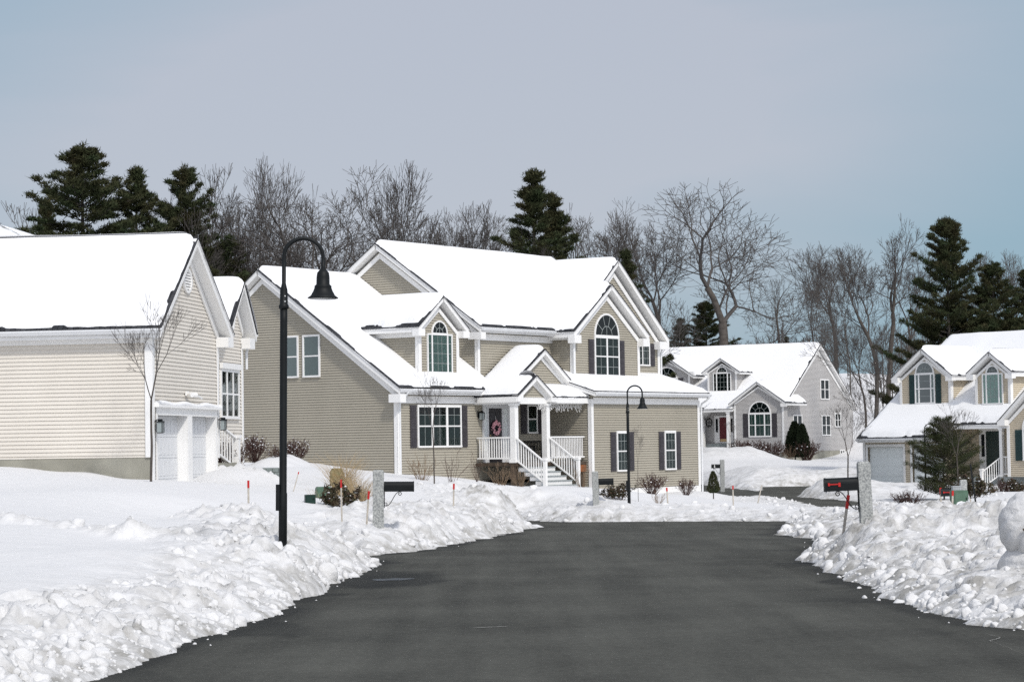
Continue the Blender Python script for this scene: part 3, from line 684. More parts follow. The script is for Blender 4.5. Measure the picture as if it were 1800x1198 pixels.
# rear bay with its own gable
TR = MB()
wall(B, FR(1.0), [(7.0, .9), (7.0, 4.85), (9.9, 4.85), (11.6, 6.25), (12.64, 5.2), (12.64, .9)], M_CREAM)
wall(B, RT(12.64), [(1.0, .9), (1.0, 5.1), (8, 5.1), (8, .9)], M_CREAM)
roof(B, [(9.7, .62, 4.80), (11.7, .62, 6.60), (11.7, 9, 6.60), (9.7, 9, 4.80)], (1,), seed=33, th=.2, inset=.10)
roof(B, [(11.7, .62, 6.60), (13.2, .62, 5.08), (13.2, 9, 5.08), (11.7, 9, 6.60)], (0,), seed=34, th=.2)
rake_frieze(TR, FR(1.0), 9.9, 12.64, 11.65, 4.9, 5.2, 6.2, w=.14)
TR.box(FR(1.0), 12.5, 13.1, 4.62, 4.95, .0, .3); TR.box(FR(1.0), 12.5, 12.67, .9, 4.8, .005, .0352)
TR.box(FR(1.0), 10.0, 12.2, 3.95, 4.12, .02, .12)
B.put(TR, 'trim_boards', M_WHITE)
vent(B, FR(1.0), 11.3, 5.45, .36, .34)
window(B, FR(1.0), 10.05, 12.12, 2.45, 3.95, vbars=((.333, .1), (.667, .1)), hbars=((.5, .05),), fr=.09)
downspout(B, [(13.05, .75, 4.85), (12.85, .85, 4.7), (12.82, .9, 4.5), (12.82, .9, 4.0)])
mb = MB(); mb.tube([(13.9, 3.0, 5.2), (13.9, 3.0, 6.75), (13.75, 3.0, 6.92), (13.5, 3.0, 6.95), (13.3, 3.0, 6.85), (13.25, 3.0, 6.7)], .08, 10); B.put(mb, 'vent_pipe', M_WHITE, smooth=True)
railing(B, (6.6, .15), (8.6, .15), (2.32, 1.9), (1.42, .98), name='stair_railing', step=.28)
post(B, 8.72, .15, .4, 1.95, .10, name='newel_post')
mb = MB(); mb.box(FR(1.0), 6.3, 8.6, .3, 1.15, .0, .9); B.put(mb, 'entry_steps', M_CONC)
# higher roof further left
roof(B, [(3.6, 4.4, 7.0), (3.6, 16, 7.0), (8.5, 16, 8.0), (8.5, 7.2, 8.0)], (0, 1, 2, 3), seed=35, inset=-.1, T=.25, rag=.02)
roof(B, [(3.6, 4.4, 7.0), (8.5, 7.2, 8.0), (13, 4.4, 7.0)], (0, 1, 2), seed=36, inset=-.1, T=.25, rag=.02)

# ================================================================== HOUSE 3: mauve-grey house in the middle distance
C_ = House('mauve_house', 'pale mauve-grey house with a dark red door and two snowy dormers', (21.626, 192.0), 60, 0.0)
Hh = C_; TR = MB()
wall(Hh, LF(-.75), [(-.43, .7), (-.43, 4.7), (1.72, 6.05), (3.87, 4.7), (3.87, .7)], M_PINK)
wall(Hh, FR(-.43), [(-.75, .7), (-.75, 4.6), (.05, 4.6), (.05, .7)], M_PINK)
wall(Hh, BK(3.87), [(-.75, .7), (-.75, 4.6), (.9, 4.6), (.9, .7)], M_PINK)
wall(Hh, LF(.9), [(4.3, .7), (4.3, 4.7), (7.4, 4.7), (7.4, .7)], M_PINK)
wall(Hh, LF(0), [(7.0, .7), (7.0, 4.4), (22, 4.4), (22, .7)], M_PINK)
wall(Hh, FR(0), [(0, .75), (0, 4.5), (7.5, 9.2), (15, 4.5), (15, .75)], M_PINK)
fn = MB(); fn.box(FR(.02), .02, 15, -.6, .745, -.2, 0); fn.box(LF(.03), .03, 22, -.6, .695, -.2, 0); fn.box(LF(-.72), -.4, 3.84, -.6, .69, -.7, 0); Hh.put(fn, 'foundation', M_CONC)
gz = .665
roof(Hh, [(-.35, -.35, 4.38), (-.35, 22, 4.38), (7.5, 22, 9.6), (7.5, -.35, 9.6)], (1, 2), seed=41, th=.22, cell=.16, inset=.14, rag=.05)
roof(Hh, [(7.5, -.35, 9.6), (7.5, 22, 9.6), (15.35, 22, 4.38), (15.35, -.35, 4.38)], (0, 1), seed=42, th=.22, cell=.2)
def gable_u(H, c, zr, hw, s, u0, u1, seed, **k):
    roof(H, [(u0, c - hw, zr - s * hw), (u0, c, zr), (u1, c, zr), (u1, c - hw, zr - s * hw)], (1, 2), seed=seed, **k)
    roof(H, [(u0, c, zr), (u0, c + hw, zr - s * hw), (u1, c + hw, zr - s * hw), (u1, c, zr)], (3, 2), seed=seed + 1, **k)
gable_u(Hh, 1.72, 6.38, 2.55, .68, -1.1, 3.2, 43, th=.18, cell=.12)
rake_frieze(TR, LF(-.75), -.45, 3.87, 1.72, 4.68, 4.68, 6.02, w=.12)
for a0 in (-.46, 3.74): TR.box(LF(-.75), a0, a0 + .16, .7, 4.5, .005, .035)
TR.box(LF(-.75), -.75, -.3, 4.35, 4.62, 0, .3); TR.box(FR(0), -.03, .16, .7, 4.4, .005, .035); TR.box(LF(0), 7.0, 7.2, .7, 4.2, .005, .035)
rake_frieze(TR, FR(0), 0, 15, 7.5, 4.4, 4.4, 9.05, w=.2)
TR.box(LF(0), 4.4, 22, 4.12, 4.3, .03, .06)
for c, w, hw, bz in ((5.95, 1.3, 1.75, 5.2), (11.0, 2.1, 2.6, 5.2)):
    zw = 7.3 if w < 2 else 7.35; zr_ = 8.45 if w < 2 else 8.8
    wall(Hh, LF(1.5), [(c - w, bz), (c - w, zw), (c, zr_ - .4), (c + w, zw), (c + w, bz)], M_PINK)
    wall(Hh, FR(c - w), [(1.5, bz), (1.5, zw), (5, zw), (5, bz)], M_PINK); wall(Hh, BK(c + w), [(1.5, bz), (1.5, zw), (5, zw), (5, bz)], M_PINK)
    gable_u(Hh, c, zr_, hw, .66, 1.15, 6.4, 45 + int(c), th=.16, cell=.13)
    TR.box(LF(1.5), c - w - .02, c - w + .14, bz, zw, .005, .035); TR.box(LF(1.5), c + w - .14, c + w + .02, bz, zw, .005, .035)
    rake_frieze(TR, LF(1.5), c - w, c + w, c, zw, zw, zr_ - .42, w=.1)
    returns(TR, LF(1.5), c - hw + .06, c + hw - .06, zw + .1, h=.25, w=.4, d=.3)
    r_ = .5 if w < 2 else .95
    window(Hh, LF(1.5), c - (.82 if w < 2 else 1.0), c + (.82 if w < 2 else 1.0), 5.72, 7.28 if w < 2 else 6.95, vbars=((.2, .09), (.8, .09)), gv=(.4, .6), gh=(.25, .5, .75), fr=.08, arch=(c, 7.28 if w < 2 else 6.95, r_))
    if w > 2: shutter(Hh, LF(1.5), c - 1.5, c - 1.05, 5.72, 6.95, M_SHUT)
window(Hh, LF(-.75), .62, 2.64, 1.95, 3.86, vbars=((.3, .1), (.7, .1)), hbars=((.5, .06),), curt=(M_CURT2, 1.0), fr=.1, arch=(1.63, 3.86, .98), gv=(.15, .5, .85))
shutter(Hh, LF(-.75), .15, .58, 1.95, 3.84, M_SHUT); shutter(Hh, LF(-.75), 2.68, 3.12, 1.95, 3.84, M_SHUT)
for a0, a1, z0, z1 in ((2.05, 3.9, 2.0, 3.72), (8.05, 9.9, 2.0, 3.72), (7.9, 9.75, 5.0, 6.7), (10.9, 12.2, 2.7, 3.9), (11.9, 12.9, .0, .8)):
    window(Hh, FR(0), a0, a1, z0, z1, vbars=((.5, .12),), hbars=((.5, .05),), fr=.09)
mb = MB(); mb.box(LF(.9), 4.72, 6.42, 1.5, 3.75, 0, .07); fr_ = Hh.put(mb, 'door_frame', M_WHITE)
mb = MB(); mb.box(LF(.9), 5.05, 5.95, 1.62, 3.6, .07, .10); dr = Hh.put(mb, 'door', M_DOORR)
mb = MB(); mb.box(LF(.9), 5.1, 5.9, 1.64, 1.84, .10, .11); Hh.put(mb, 'kick_plate', M_BRASS, dr)
for a0, a1 in ((4.78, 4.96), (6.1, 6.3)): mb = MB(); mb.box(LF(.9), a0, a1, 2.4, 3.5, .07, .08); Hh.put(mb, 'sidelight', M_DARK, fr_)
mb = MB()
for k in range(3): mb.box(LF(.9), 4.5, 7.1, .3 + .0 * k, 1.45 - .33 * k, .3 * k, .3 * k + .32)
Hh.put(mb, 'entry_steps', M_STEPG)
roof(Hh, [(-1.0, 3.9, 4.25), (-1.0, 6.6, 4.25), (.9, 6.6, 5.05), (.9, 3.9, 5.05)], (2,), seed=60, th=.2, cell=.12, name='porch_roof', inset=.04)
roof(Hh, [(-1.0, 6.6, 4.25), (-1.0, 8.2, 3.1), (1.2, 8.2, 3.1), (1.2, 6.6, 4.25)], (0, 2), seed=61, th=.2, cell=.12, name='porch_roof', inset=.04)
post(Hh, -.8, 4.4, .6, 4.0, .12); TR.box(LF(.3), 7.0, 7.3, .6, 3.4, 0, .3)
Hh.put(TR, 'trim_boards', M_WHITE)
mb = MB()
for k in range(16):
    a = 2 * pi * k / 16; mb.tube([(-.02 + .85, 6.9 + .26 * cos(a), 3.2 + .33 * sin(a)), (.85, 6.9 + .26 * cos(a + .45), 3.2 + .33 * sin(a + .45))], .035, 5)
mb.tube([(.85, 6.66, 3.2), (.85, 7.14, 3.2)], .02, 5); mb.tube([(.85, 6.9, 2.9), (.85, 6.9, 3.5)], .02, 5)
Hh.put(mb, 'wall_medallion', M_BLACK)

# ================================================================== HOUSE 4: yellow house on the right
D = House('yellow_house', 'yellow-sided house with green shutters and snow-covered gables, at the right edge', (23.138, 125.0), 40.3, -.95)
TR = MB(); Hh = D; k_ = .785
def rz(u): return 1.65 + k_ * (u + 2.05)
wall(Hh, LF(-1.6), [(-.7, 1.25), (-.7, 1.75), (4.98, 1.75), (4.98, 1.25)], M_YEL)
for a0, a1 in ((-.7, -.55), (1.75, 2.1), (4.8, 4.98)): wall(Hh, LF(-1.6), [(a0, -1.1), (a0, 1.25), (a1, 1.25), (a1, -1.1)], M_YEL)
wall(Hh, BK(4.98), [(-1.6, -1), (-1.6, 1.7), (4.9, 6.8), (11.4, 1.7), (11.4, -1)], M_YEL)
roof(Hh, [(-2.05, -.85, 1.65), (-2.05, 5.1, 1.65), (4.9, 4.5, rz(4.9)), (4.9, -.85, rz(4.9))], (2, 3), seed=71, th=.22, cell=.12, inset=.10)
roof(Hh, [(-1.25, -8.5, rz(-1.25)), (-1.25, -.85, rz(-1.25)), (4.9, -.85, rz(4.9)), (4.9, -8.5, rz(4.9))], (1, 2, 3), seed=71, th=.22, cell=.12, inset=.10)
roof(Hh, [(4.9, -8.5, rz(4.9)), (4.9, 4.5, rz(4.9)), (11.8, 4.9, 1.65), (11.8, -8.5, 1.65)], (0,), seed=72, th=.22, cell=.2)
for a0, a1 in ((-.55, 1.75), (2.1, 4.8)):
    a0_, a1_ = a0 + .12, a1 - .12
    TR.box(LF(-1.6), a0, a0_, -1.1, 1.3, .01, .05); TR.box(LF(-1.6), a1_, a1, -1.1, 1.3, .01, .05); TR.box(LF(-1.6), a0, a1, 1.18, 1.32, .01, .052)
    mb = MB(); P = LF(-1.45); mb.box(P, a0_, a1_, -1.0, 1.2, -.03, 0)
    for r in range(4):
        mb.box(P, a0_ + .003, a1_ - .003, -.98 + r * .54, -.46 + r * .54, 0, .012)
        for c in range(4): w_ = (a1_ - a0_) / 4; mb.box(P, a0_ + c * w_ + .05, a0_ + (c + 1) * w_ - .05, -.9 + r * .54, -.54 + r * .54, .012, .02)
    Hh.put(mb, 'garage_door', M_GDOORB)
TR.box(LF(-1.6), 4.86, 5.01, -1.1, 1.4, .005, .035)
gutter(Hh, (-2.05, 5.05, 1.6), (-2.05, -.8, 1.6))
for c, w, hw, u0, zb, zw, zr_ in ((2.0, 1.72, 2.1, 0.0, 2.95, 4.75, 6.34), (-2.6, 1.12, 1.5, -.15, 2.7, 4.75, 5.98)):
    s = .71
    wall(Hh, LF(u0), [(c - w, zb), (c - w, zw), (c, zr_ - .42), (c + w, zw), (c + w, zb)], M_YEL)
    wall(Hh, FR(c - w), [(u0, zb - .3), (u0, zw), (3.4, zw), (3.4, zb - .3)], M_YEL); wall(Hh, BK(c + w), [(u0, zb), (u0, zw), (3.4, zw), (3.4, zb)], M_YEL)
    gable_u(Hh, c, zr_, hw, s, u0 - .35, 4.9, 73 + int(c), th=.22, cell=.11)
    TR.box(LF(u0), c - w - .02, c - w + .14, zb, zw, .005, .035); TR.box(LF(u0), c + w - .14, c + w + .02, zb, zw, .005, .035); TR.box(FR(c - w), u0 - .02, u0 + .16, zb, zw - .1, .005, .035)
    rake_frieze(TR, LF(u0), c - w, c + w, c, zw, zw, zr_ - .44, w=.12)
    returns(TR, LF(u0), c - hw + .06, c + hw - .06, zw + .1, h=.27, w=.42, d=.32)
window(Hh, LF(0), 1.32, 2.68, 3.42, 5.02, vbars=((.2, .07), (.8, .07)), hbars=((.5, .05),), fr=.07, arch=(2.0, 5.02, .64), curt=(M_CURT2, 1.0, ((.03, .2), (.8, .97))), gh=(.25, .75))
shutter(Hh, LF(0), .93, 1.28, 3.42, 4.98, M_SHUTG); shutter(Hh, LF(0), 2.72, 3.08, 3.42, 4.98, M_SHUTG)
window(Hh, LF(-.15), -3.27, -1.93, 3.28, 4.88, vbars=((.2, .07), (.8, .07)), gv=(.4, .6), gh=(.25, .5, .75), fr=.07, arch=(-2.6, 4.88, .42), curt=(M_CURT, 1.0))
# entry
wall(Hh, LF(.5), [(-4.7, -.4), (-4.7, 3.1), (-.7, 3.1), (-.7, -.4)], M_YEL)
wall(Hh, FR(-.7), [(-1.6, -1), (-1.6, 1.7), (.5, 3.2), (.5, -1)], M_YEL)
mb = MB(); mb.box(LF(.5), -2.75, -1.15, -.4, 2.05, 0, .06); fr_ = Hh.put(mb, 'door_frame', M_WHITE)
mb = MB(); mb.box(LF(.5), -2.5, -1.62, -.3, 1.9, .06, .1); Hh.put(mb, 'door', M_DOORG)
for a0 in (-1.5, -2.74): mb = MB(); mb.box(LF(.5), a0, a0 + .2, .6, 1.75, .06, .075); Hh.put(mb, 'sidelight', M_DARK, fr_)
mb = MB(); mb.box(LF(.5), -4.6, -.75, -1.3, -.42, .0, 1.75); Hh.put(mb, 'porch_base', M_STEPG)
post(Hh, -1.2, -3.9, -.42, 2.05, .09); railing(Hh, (-1.25, -3.85), (-1.95, -3.25), (.62, -.1), (-.3, -.95), name='stair_railing'); post(Hh, -2.0, -3.22, -1.2, .02, .07, name='newel_post')
railing(Hh, (-1.2, -4.0), (-1.2, -4.55), (.62, .62), (-.3, -.3))
# big front gable at far right
wall(Hh, LF(-1.6), [(-10.6, -.4), (-10.6, 2.3), (-7.6, 4.85), (-4.6, 2.3), (-4.6, -.4)], M_YEL)
wall(Hh, BK(-4.6), [(-1.6, -.4), (-1.6, 2.3), (.5, 2.3), (.5, -.4)], M_YEL)
gable_u(Hh, -7.6, 5.35, 3.4, .88, -1.98, 3.5, 81, th=.22)
rake_frieze(TR, LF(-1.6), -10.6, -4.6, -7.6, 2.35, 2.35, 4.85, w=.16); returns(TR, LF(-1.6), -10.95, -4.25, 2.46, h=.3, w=.45, d=.36)
TR.box(LF(-1.6), -4.75, -4.57, -.4, 2.2, .005, .035)
window(Hh, LF(-1.6), -7.3, -5.55, .4, 2.0, vbars=((.5, .09),), hbars=((.5, .05),), curt=(M_CURT2, 1.0), fr=.08, arch=(-6.4, 2.0, .85))
shutter(Hh, LF(-1.6), -5.52, -5.08, .4, 1.95, M_SHUTG); shutter(Hh, LF(-1.6), -7.75, -7.33, .4, 1.95, M_SHUTG)
Hh.put(TR, 'trim_boards', M_WHITE)

# ------------------------------------------------------------------ the lie of the land
def rb(x, y):
    """surface of the streets: falls gently away from the camera, then runs level"""
    yy = np.minimum(y, 80.0); t = np.clip((y - 70) / 30, 0, 1)
    return 0.02 - 0.0127 * (np.minimum(y, 70) + 15 * (1 - (1 - t) ** 2))
def on_road(px, py):
    D = 40.0
    for _ in range(30):
        p = at(px, py, D); r = (p - [0, 0, EYE]) / D; D = float(np.clip((float(rb(0, np.array(D))) - EYE) / r[2], 3, 400))
    p = at(px, py, D); return (p[0], p[1])
main_l = [on_road(*p) for p in ((190, 1186), (330, 1128), (480, 1082), (560, 1040), (640, 1004), (662, 985), (575, 985), (555, 972), (640, 977), (740, 968), (850, 946), (945, 926))]
main_f = [on_road(*p) for p in ((905, 921), (900, 912), (990, 917), (1100, 916.5), (1250, 915.5), (1398, 915.5))]
main_r = [on_road(*p) for p in ((1385, 926), (1372, 942), (1440, 946), (1438, 962), (1410, 984), (1500, 1022), (1600, 1068), (1700, 1096), (1800, 1106))]
ROAD1 = [(-3.6, 2), (-3.5, 10)] + main_l + main_f + main_r + [(9, 20), (14, 17), (14, 2)]
ROAD2 = [on_road(*p) for p in ((1180, 848), (1240, 852), (1330, 863), (1346, 855), (1462, 853), (1500, 853), (1600, 855), (1600, 860), (1495, 861), (1400, 872), (1500, 881), (1570, 886), (1640, 893), (1600, 906), (1500, 901), (1440, 891), (1400, 880), (1340, 873), (1275, 877), (1240, 870), (1180, 864))]
CP = [(0, 1000, 22), (0, 960, 30), (120, 905, 40), (0, 860, 50), (0, 818, 60), (130, 828, 61), (262, 839, 61), (300, 852, 62.5), (365, 858, 65.8), (437, 897, 45), (600, 915, 42), (665, 930, 40),
      (600, 892, 52), (570, 868, 60), (440, 850, 70), (450, 800, 80), (540, 815, 95), (640, 832, 92), (700, 837, 90), (800, 850, 86), (780, 880, 66), (980, 852, 88), (1040, 858, 92), (1225, 861, 103), (1150, 868, 95),
      (1100, 893, 80), (1300, 889, 84), (1230, 885, 86), (1340, 883, 96), (1400, 889, 92), (1270, 884, 100), (1420, 893, 84), (1460, 898, 76), (1330, 879, 104), (1048, 890, 72), (1270, 846, 125), (1300, 828, 150), (1300, 806, 182), (1420, 810, 188), (1480, 812, 185), (1200, 800, 185), (1450, 832, 150), (1400, 842, 140),
      (1550, 855, 122), (1600, 852, 123), (1520, 918, 35), (1480, 905, 47), (1640, 905, 45), (1700, 925, 36), (1760, 930, 30), (1700, 868, 80), (1790, 860, 110), (1750, 858, 116), (1620, 880, 100), (1690, 888, 62),
      (1500, 735, 225), (1460, 700, 260), (1550, 660, 320), (1500, 655, 330), (1700, 700, 300), (1100, 740, 300), (600, 740, 300), (200, 740, 300), (0, 780, 90), (-300, 800, 70), (-300, 900, 40), (2100, 900, 60), (2100, 860, 120), (2300, 780, 220), (-400, 760, 200), (300, 780, 130), (900, 790, 160)]
CPW = np.array([at(*p) for p in CP])
def yard(x, y):
    sh = x.shape; x = x.ravel(); y = y.ravel(); out = np.empty(x.shape)
    for i in range(0, len(x), 40000):
        X = x[i:i + 40000, None]; Y = y[i:i + 40000, None]
        # distances shrink with depth so that far points act over wide areas
        sc = 0.35 + 0.012 * Y
        d2 = ((X - CPW[None, :, 0]) ** 2 + ((Y - CPW[None, :, 1]) * 0.55) ** 2) / sc ** 2 + 0.6
        w = 1 / d2 ** 1.7
        out[i:i + 40000] = (w * CPW[None, :, 2]).sum(1) / w.sum(1)
    return out.reshape(sh)
# piles: (polyline in world, height, half width, clumpiness, dirt)
def wp(*l): return [tuple(at(*p)[:2]) for p in l]
PILES = [(wp((380, 930, 36.5), (470, 930, 38), (560, 930, 40.5), (620, 945, 41)), .30, 1.0, 1, .35),
         (wp((880, 880, 72), (930, 880, 73), (975, 880, 75)), .98, 1.35, 1, .9),
         (wp((690, 920, 53), (770, 900, 60), (840, 890, 66)), .30, 1.5, 1, .3),
         (wp((1560, 905, 47), (1640, 900, 47), (1720, 902, 46)), .22, 1.1, 1, .9),
         (wp((1180, 850, 150), (1260, 850, 148), (1330, 845, 143), (1400, 840, 140), (1480, 838, 141), (1540, 845, 138)), .65, 2.4, 1, .2),
         (wp((1260, 870, 138), (1310, 860, 133), (1335, 860, 128)), .40, 1.6, 1, .2),
         (wp((1425, 875, 112), (1460, 875, 110), (1500, 880, 108)), .60, 2.2, 1, .2),
         (wp((1500, 870, 112), (1600, 875, 112), (1660, 880, 110)), .35, 1.8, 1, .2),
         (wp((1232, 815, 178), (1260, 812, 176), (1300, 812, 178)), .9, 2.6, 1, .1),
         (wp((480, 800, 80), (500, 800, 82)), .42, .8, .25, 0),
         (wp((375, 858, 67.5), (400, 860, 68), (470, 862, 67)), .14, .6, .8, 0),
         (wp((-50, 905, 38), (90, 905, 37), (230, 915, 36)), .10, .35, .9, 0),
         (wp((1700, 905, 40), (1760, 900, 38)), .12, .8, .8, .2),
         (wp((1440, 925, 50), (1480, 915, 46), (1530, 930, 38)), .22, 1.2, 1, .2)]
LAWN = [(wp((250, 960, 29), (420, 965, 31)), .14, 1.3), (wp((-100, 935, 30), (100, 925, 31)), .10, 1.2)]
ANCH = []
def ground(x, y, detail=True):
    dA = segdist(x, y, ROAD1); dB = segdist(x, y, ROAD2); d = np.minimum(dA, dB); r2 = 1 - .72 * (dB < dA)
    wob = (fbm(x * 1.1, y * 1.1, 5, 4) - .47) * .9 + (fbm(x * 5, y * 5, 15, 2) - .37) * .25
    dd = d + wob * np.clip(y / 60, .45, 1)
    R = rb(x, y); S = yard(x, y) + (fbm(x * .18, y * .12, 40, 3) - .45) * .16
    hb = .05 * sstep(0, .12, dd) + .11 * sstep(0, .5, dd) + (.34 + .25 * (fbm(x * .35, y * .35, 77, 2) - .37)) * sstep(.1, 2.6, dd)
    far = sstep(60, 75, y)
    bank = R + hb * (1 - .22 * far) * r2
    blend = sstep(1.8, 5.5, d) * (1 - far) + sstep(.9, 3.0, d) * far
    z = bank * (1 - blend) + np.maximum(S, R + .10) * blend
    cw = 1.1 + 1.2 * sstep(28, 38, y) + 1.2 * (x > 0) * (y < 60); cl = (1 - sstep(cw, cw + 1.1, d + (fbm(x * .6, y * .6, 31, 3) - .45) * 2)) * (d > -.8)
    dirt_shade = .38 * (x > 0) * (y < 62) * (1 - sstep(2.5, 5, d)) + .45 * (1 - sstep(0, .7, d)) + .25 * (1 - sstep(.5, 3, d))  # near right bank greyed for its shaded face and dirtier snow; road edges dirty
    for pl, h, w, c, dt in PILES:
        q = segdist(x, y, pl, closed=False) / w; g = np.exp(-(q ** 2.6)) if detail else 0 * x
        g = g * sstep(-.05, 1.0, dd); z = z + h * g * (.75 + .5 * fbm(x * .8, y * .8, 9, 2)); cl = np.maximum(cl, c * np.clip(g * 1.6, 0, 1)); dirt_shade = np.maximum(dirt_shade, dt * g)
    for pl, h, w in LAWN: z = z + h * np.exp(-(segdist(x, y, pl, closed=False) / w) ** 2)
    if detail:
        big = np.clip(y / 45, 1, 2.2)
        wx = (fbm(x * 2.3, y * 2.3, 81, 3) - .45) * .55; wy = (fbm(x * 2.3 + 40, y * 2.3, 82, 3) - .45) * .55; x0_, y0_ = x, y; x, y = x + wx, y + wy
        a = lumps(x, y, .50, 100, .5) * .5 + lumps(x + 9, y, .24, 200, .7) * .85 + lumps(x, y + 5, .12, 300, .8) * 1.2 + np.abs(fbm(x * 3.4, y * 3.4, 71, 5) - .47) * -.55 + .05 + (fbm(x * 12, y * 12, 72, 4) - .45) * .13
        b = lumps(x, y, .9, 150, .5) * .25
        x, y = x0_, y0_; rough = .55 + .75 * sstep(.36, .58, fbm(x * .9, y * .9, 90, 3)); a = a * rough
        z = z + cl * (a * .55 + b * .4 - .06) * sstep(-.02, .55, dd) * (.35 + .65 * (r2 > .9)) 
        z = z + (1 - cl) * (fbm(x * 2.2, y * 2.2, 60, 3) - .45) * .03
    for ax, ay, dz, aw in ANCH: z = z + dz * np.exp(-(((x - ax) / aw) ** 2 + ((y - ay) / (aw * 1.6)) ** 2)) * sstep(-.05, .8, dd)
    out = dd < 0
    z = np.where(out, np.minimum(z, R - .03 - np.minimum(-dd, .5) * .5), z)
    return z, d, dirt_shade, cl
def hgt(x, y):
    z = ground(np.array([float(x)]), np.array([float(y)]))[0]; return float(z[0])

for px_, py_, D_, aw in ((497, 956, 33, 1.5), (665, 926, 50, 1.5), (1048, 887, 78, 1.5), (1523, 913, 38, 1.3), (1106, 885, 81, 1.6), (1694, 880, 66, 1.6), (437, 895, 46, 1.6), (1270, 844, 126, 2.5), (600, 890, 56, 1.6), (400, 824, 66.5, 1.2), (470, 805, 80, 2.0), (446, 856, 70, 1.1), (446, 851, 71.5, .8), (550, 815, 90, 2.0)):
    p_ = at(px_, py_, D_); ANCH.append((p_[0], p_[1], float(np.clip(p_[2] - hgt(p_[0], p_[1]), -.6, .6)), aw))
def grid(ys, ss):
    Y, S_ = np.meshgrid(ys, ss, indexing='ij'); return S_ * Y, Y
def grid_faces(nr, nc):
    i = np.arange(nr * nc).reshape(nr, nc)
    return np.stack([i[:-1, :-1].ravel(), i[:-1, 1:].ravel(), i[1:, 1:].ravel(), i[1:, :-1].ravel()], 1)
def attr(o, name, vals):
    a = o.data.attributes.new(name, 'FLOAT', 'POINT'); a.data.foreach_set('value', np.asarray(vals, np.float32).ravel())
ys = 11 * np.exp(np.arange(0, math.log(205 / 11) / .0019) * .0019); ss = np.arange(-.262, .2625, .00145)
X, Y = grid(ys, ss); Z, Dd, dirt_shade, cl = ground(X, Y)
fc = grid_faces(len(ys), len(ss)); keep = (Dd.ravel()[fc] > -1.2).any(1)
g1 = link_mesh('snow_ground', np.stack([X.ravel(), Y.ravel(), Z.ravel()], 1), fc[keep], M_SNOWG, smooth=True)
tag(g1, 'white snow covering the lawns and heaped in clumped banks along the road', kind='structure'); attr(g1, 'dirt_shade', dirt_shade + .26 * cl)
ys2 = 3 * np.exp(np.arange(0, math.log(700 / 3) / .012) * .012); ss2 = np.arange(-1.3, 1.31, .012)
X2, Y2 = grid(ys2, ss2); Z2, D2, dirt_shade2, _ = ground(X2, Y2)
ins = (Y2 > 11.3) & (Y2 < 203) & (np.abs(X2 / Y2) < .257)
Z2 = np.where(ins, Z2 - 1.2, Z2) + np.clip((Y2 - 330) / 300, 0, 1) * 2
g2 = link_mesh('outer_snow_ground', np.stack([X2.ravel(), Y2.ravel(), Z2.ravel()], 1), grid_faces(len(ys2), len(ss2)), M_SNOWG, smooth=True)
tag(g2, 'snow-covered land beyond the houses', kind='structure'); attr(g2, 'dirt_shade', dirt_shade2 * 0)

# ------------------------------------------------------------------ asphalt
def asphalt():
    m = bpy.data.materials.new('asphalt'); m.use_nodes = True; t = m.node_tree; b = t.nodes['Principled BSDF']
    tcn = t.nodes.new('ShaderNodeTexCoord')
    def noise(sc, det, scale3=(1, 1, 1), rough=.6):
        mpn = t.nodes.new('ShaderNodeMapping'); mpn.inputs['Scale'].default_value = scale3; t.links.new(tcn.outputs['Object'], mpn.inputs[0])
        n = t.nodes.new('ShaderNodeTexNoise'); n.inputs['Scale'].default_value = sc; n.inputs['Detail'].default_value = det; n.inputs['Roughness'].default_value = rough
        t.links.new(mpn.outputs[0], n.inputs['Vector']); return n.outputs['Fac']
    grain = noise(28, 6, rough=.85); patch = noise(.35, 4); streak = noise(1.0, 4, (1.6, .10, 1)); salt = noise(1.1, 8, (1, .35, 1), .72)
    wet = t.nodes.new('ShaderNodeAttribute'); wet.attribute_name = 'wet'
    v = mth('MULTIPLY_ADD', grain, .070, .012, tree=t); v = mth('MULTIPLY_ADD', mth('SUBTRACT', noise(13, 5, rough=.85), .5, tree=t), .10, v, tree=t)
    v = mth('MULTIPLY_ADD', mth('SUBTRACT', patch, .5, tree=t), .085, mth('ADD', v, .013, tree=t), tree=t); v = mth('MULTIPLY_ADD', mth('SUBTRACT', streak, .5, tree=t), .075, mth('ADD', v, .011, tree=t), tree=t)
    w = mth('MINIMUM', mth('MAXIMUM', wet.outputs['Fac'], 0.0, tree=t), 1.0, tree=t)
    v = mth('MULTIPLY', v, mth('MULTIPLY_ADD', w, -.62, 1.0, tree=t), tree=t)
    s_ = mth('MINIMUM', mth('MAXIMUM', mth('MULTIPLY', mth('SUBTRACT', salt, .70, tree=t), 6.0, tree=t), 0.0, tree=t), .35, tree=t)
    v = mth('MULTIPLY_ADD', s_, .20, v, tree=t)
    cm = t.nodes.new('ShaderNodeCombineColor'); t.links.new(v, cm.inputs[0]); t.links.new(mth('MULTIPLY', v, 1.0, tree=t), cm.inputs[1]); t.links.new(mth('MULTIPLY', v, .87, tree=t), cm.inputs[2])
    t.links.new(cm.outputs[0], b.inputs['Base Color'])
    t.links.new(mth('MULTIPLY_ADD', w, -.12, .92, tree=t), b.inputs['Roughness']); b.inputs['Specular IOR Level'].default_value = .16
    bp = t.nodes.new('ShaderNodeBump'); bp.inputs['Distance'].default_value = .008; bp.inputs['Strength'].default_value = .7
    t.links.new(noise(70, 4), bp.inputs['Height']); t.links.new(bp.outputs[0], b.inputs['Normal'])
    return m
M_ASPH = asphalt()
ys3 = 2.5 * np.exp(np.arange(0, math.log(190 / 2.5) / .012) * .012); ss3 = np.concatenate([np.arange(-2.6, -.26, .1), np.arange(-.26, .27, .004), np.arange(.28, 3, .1)])
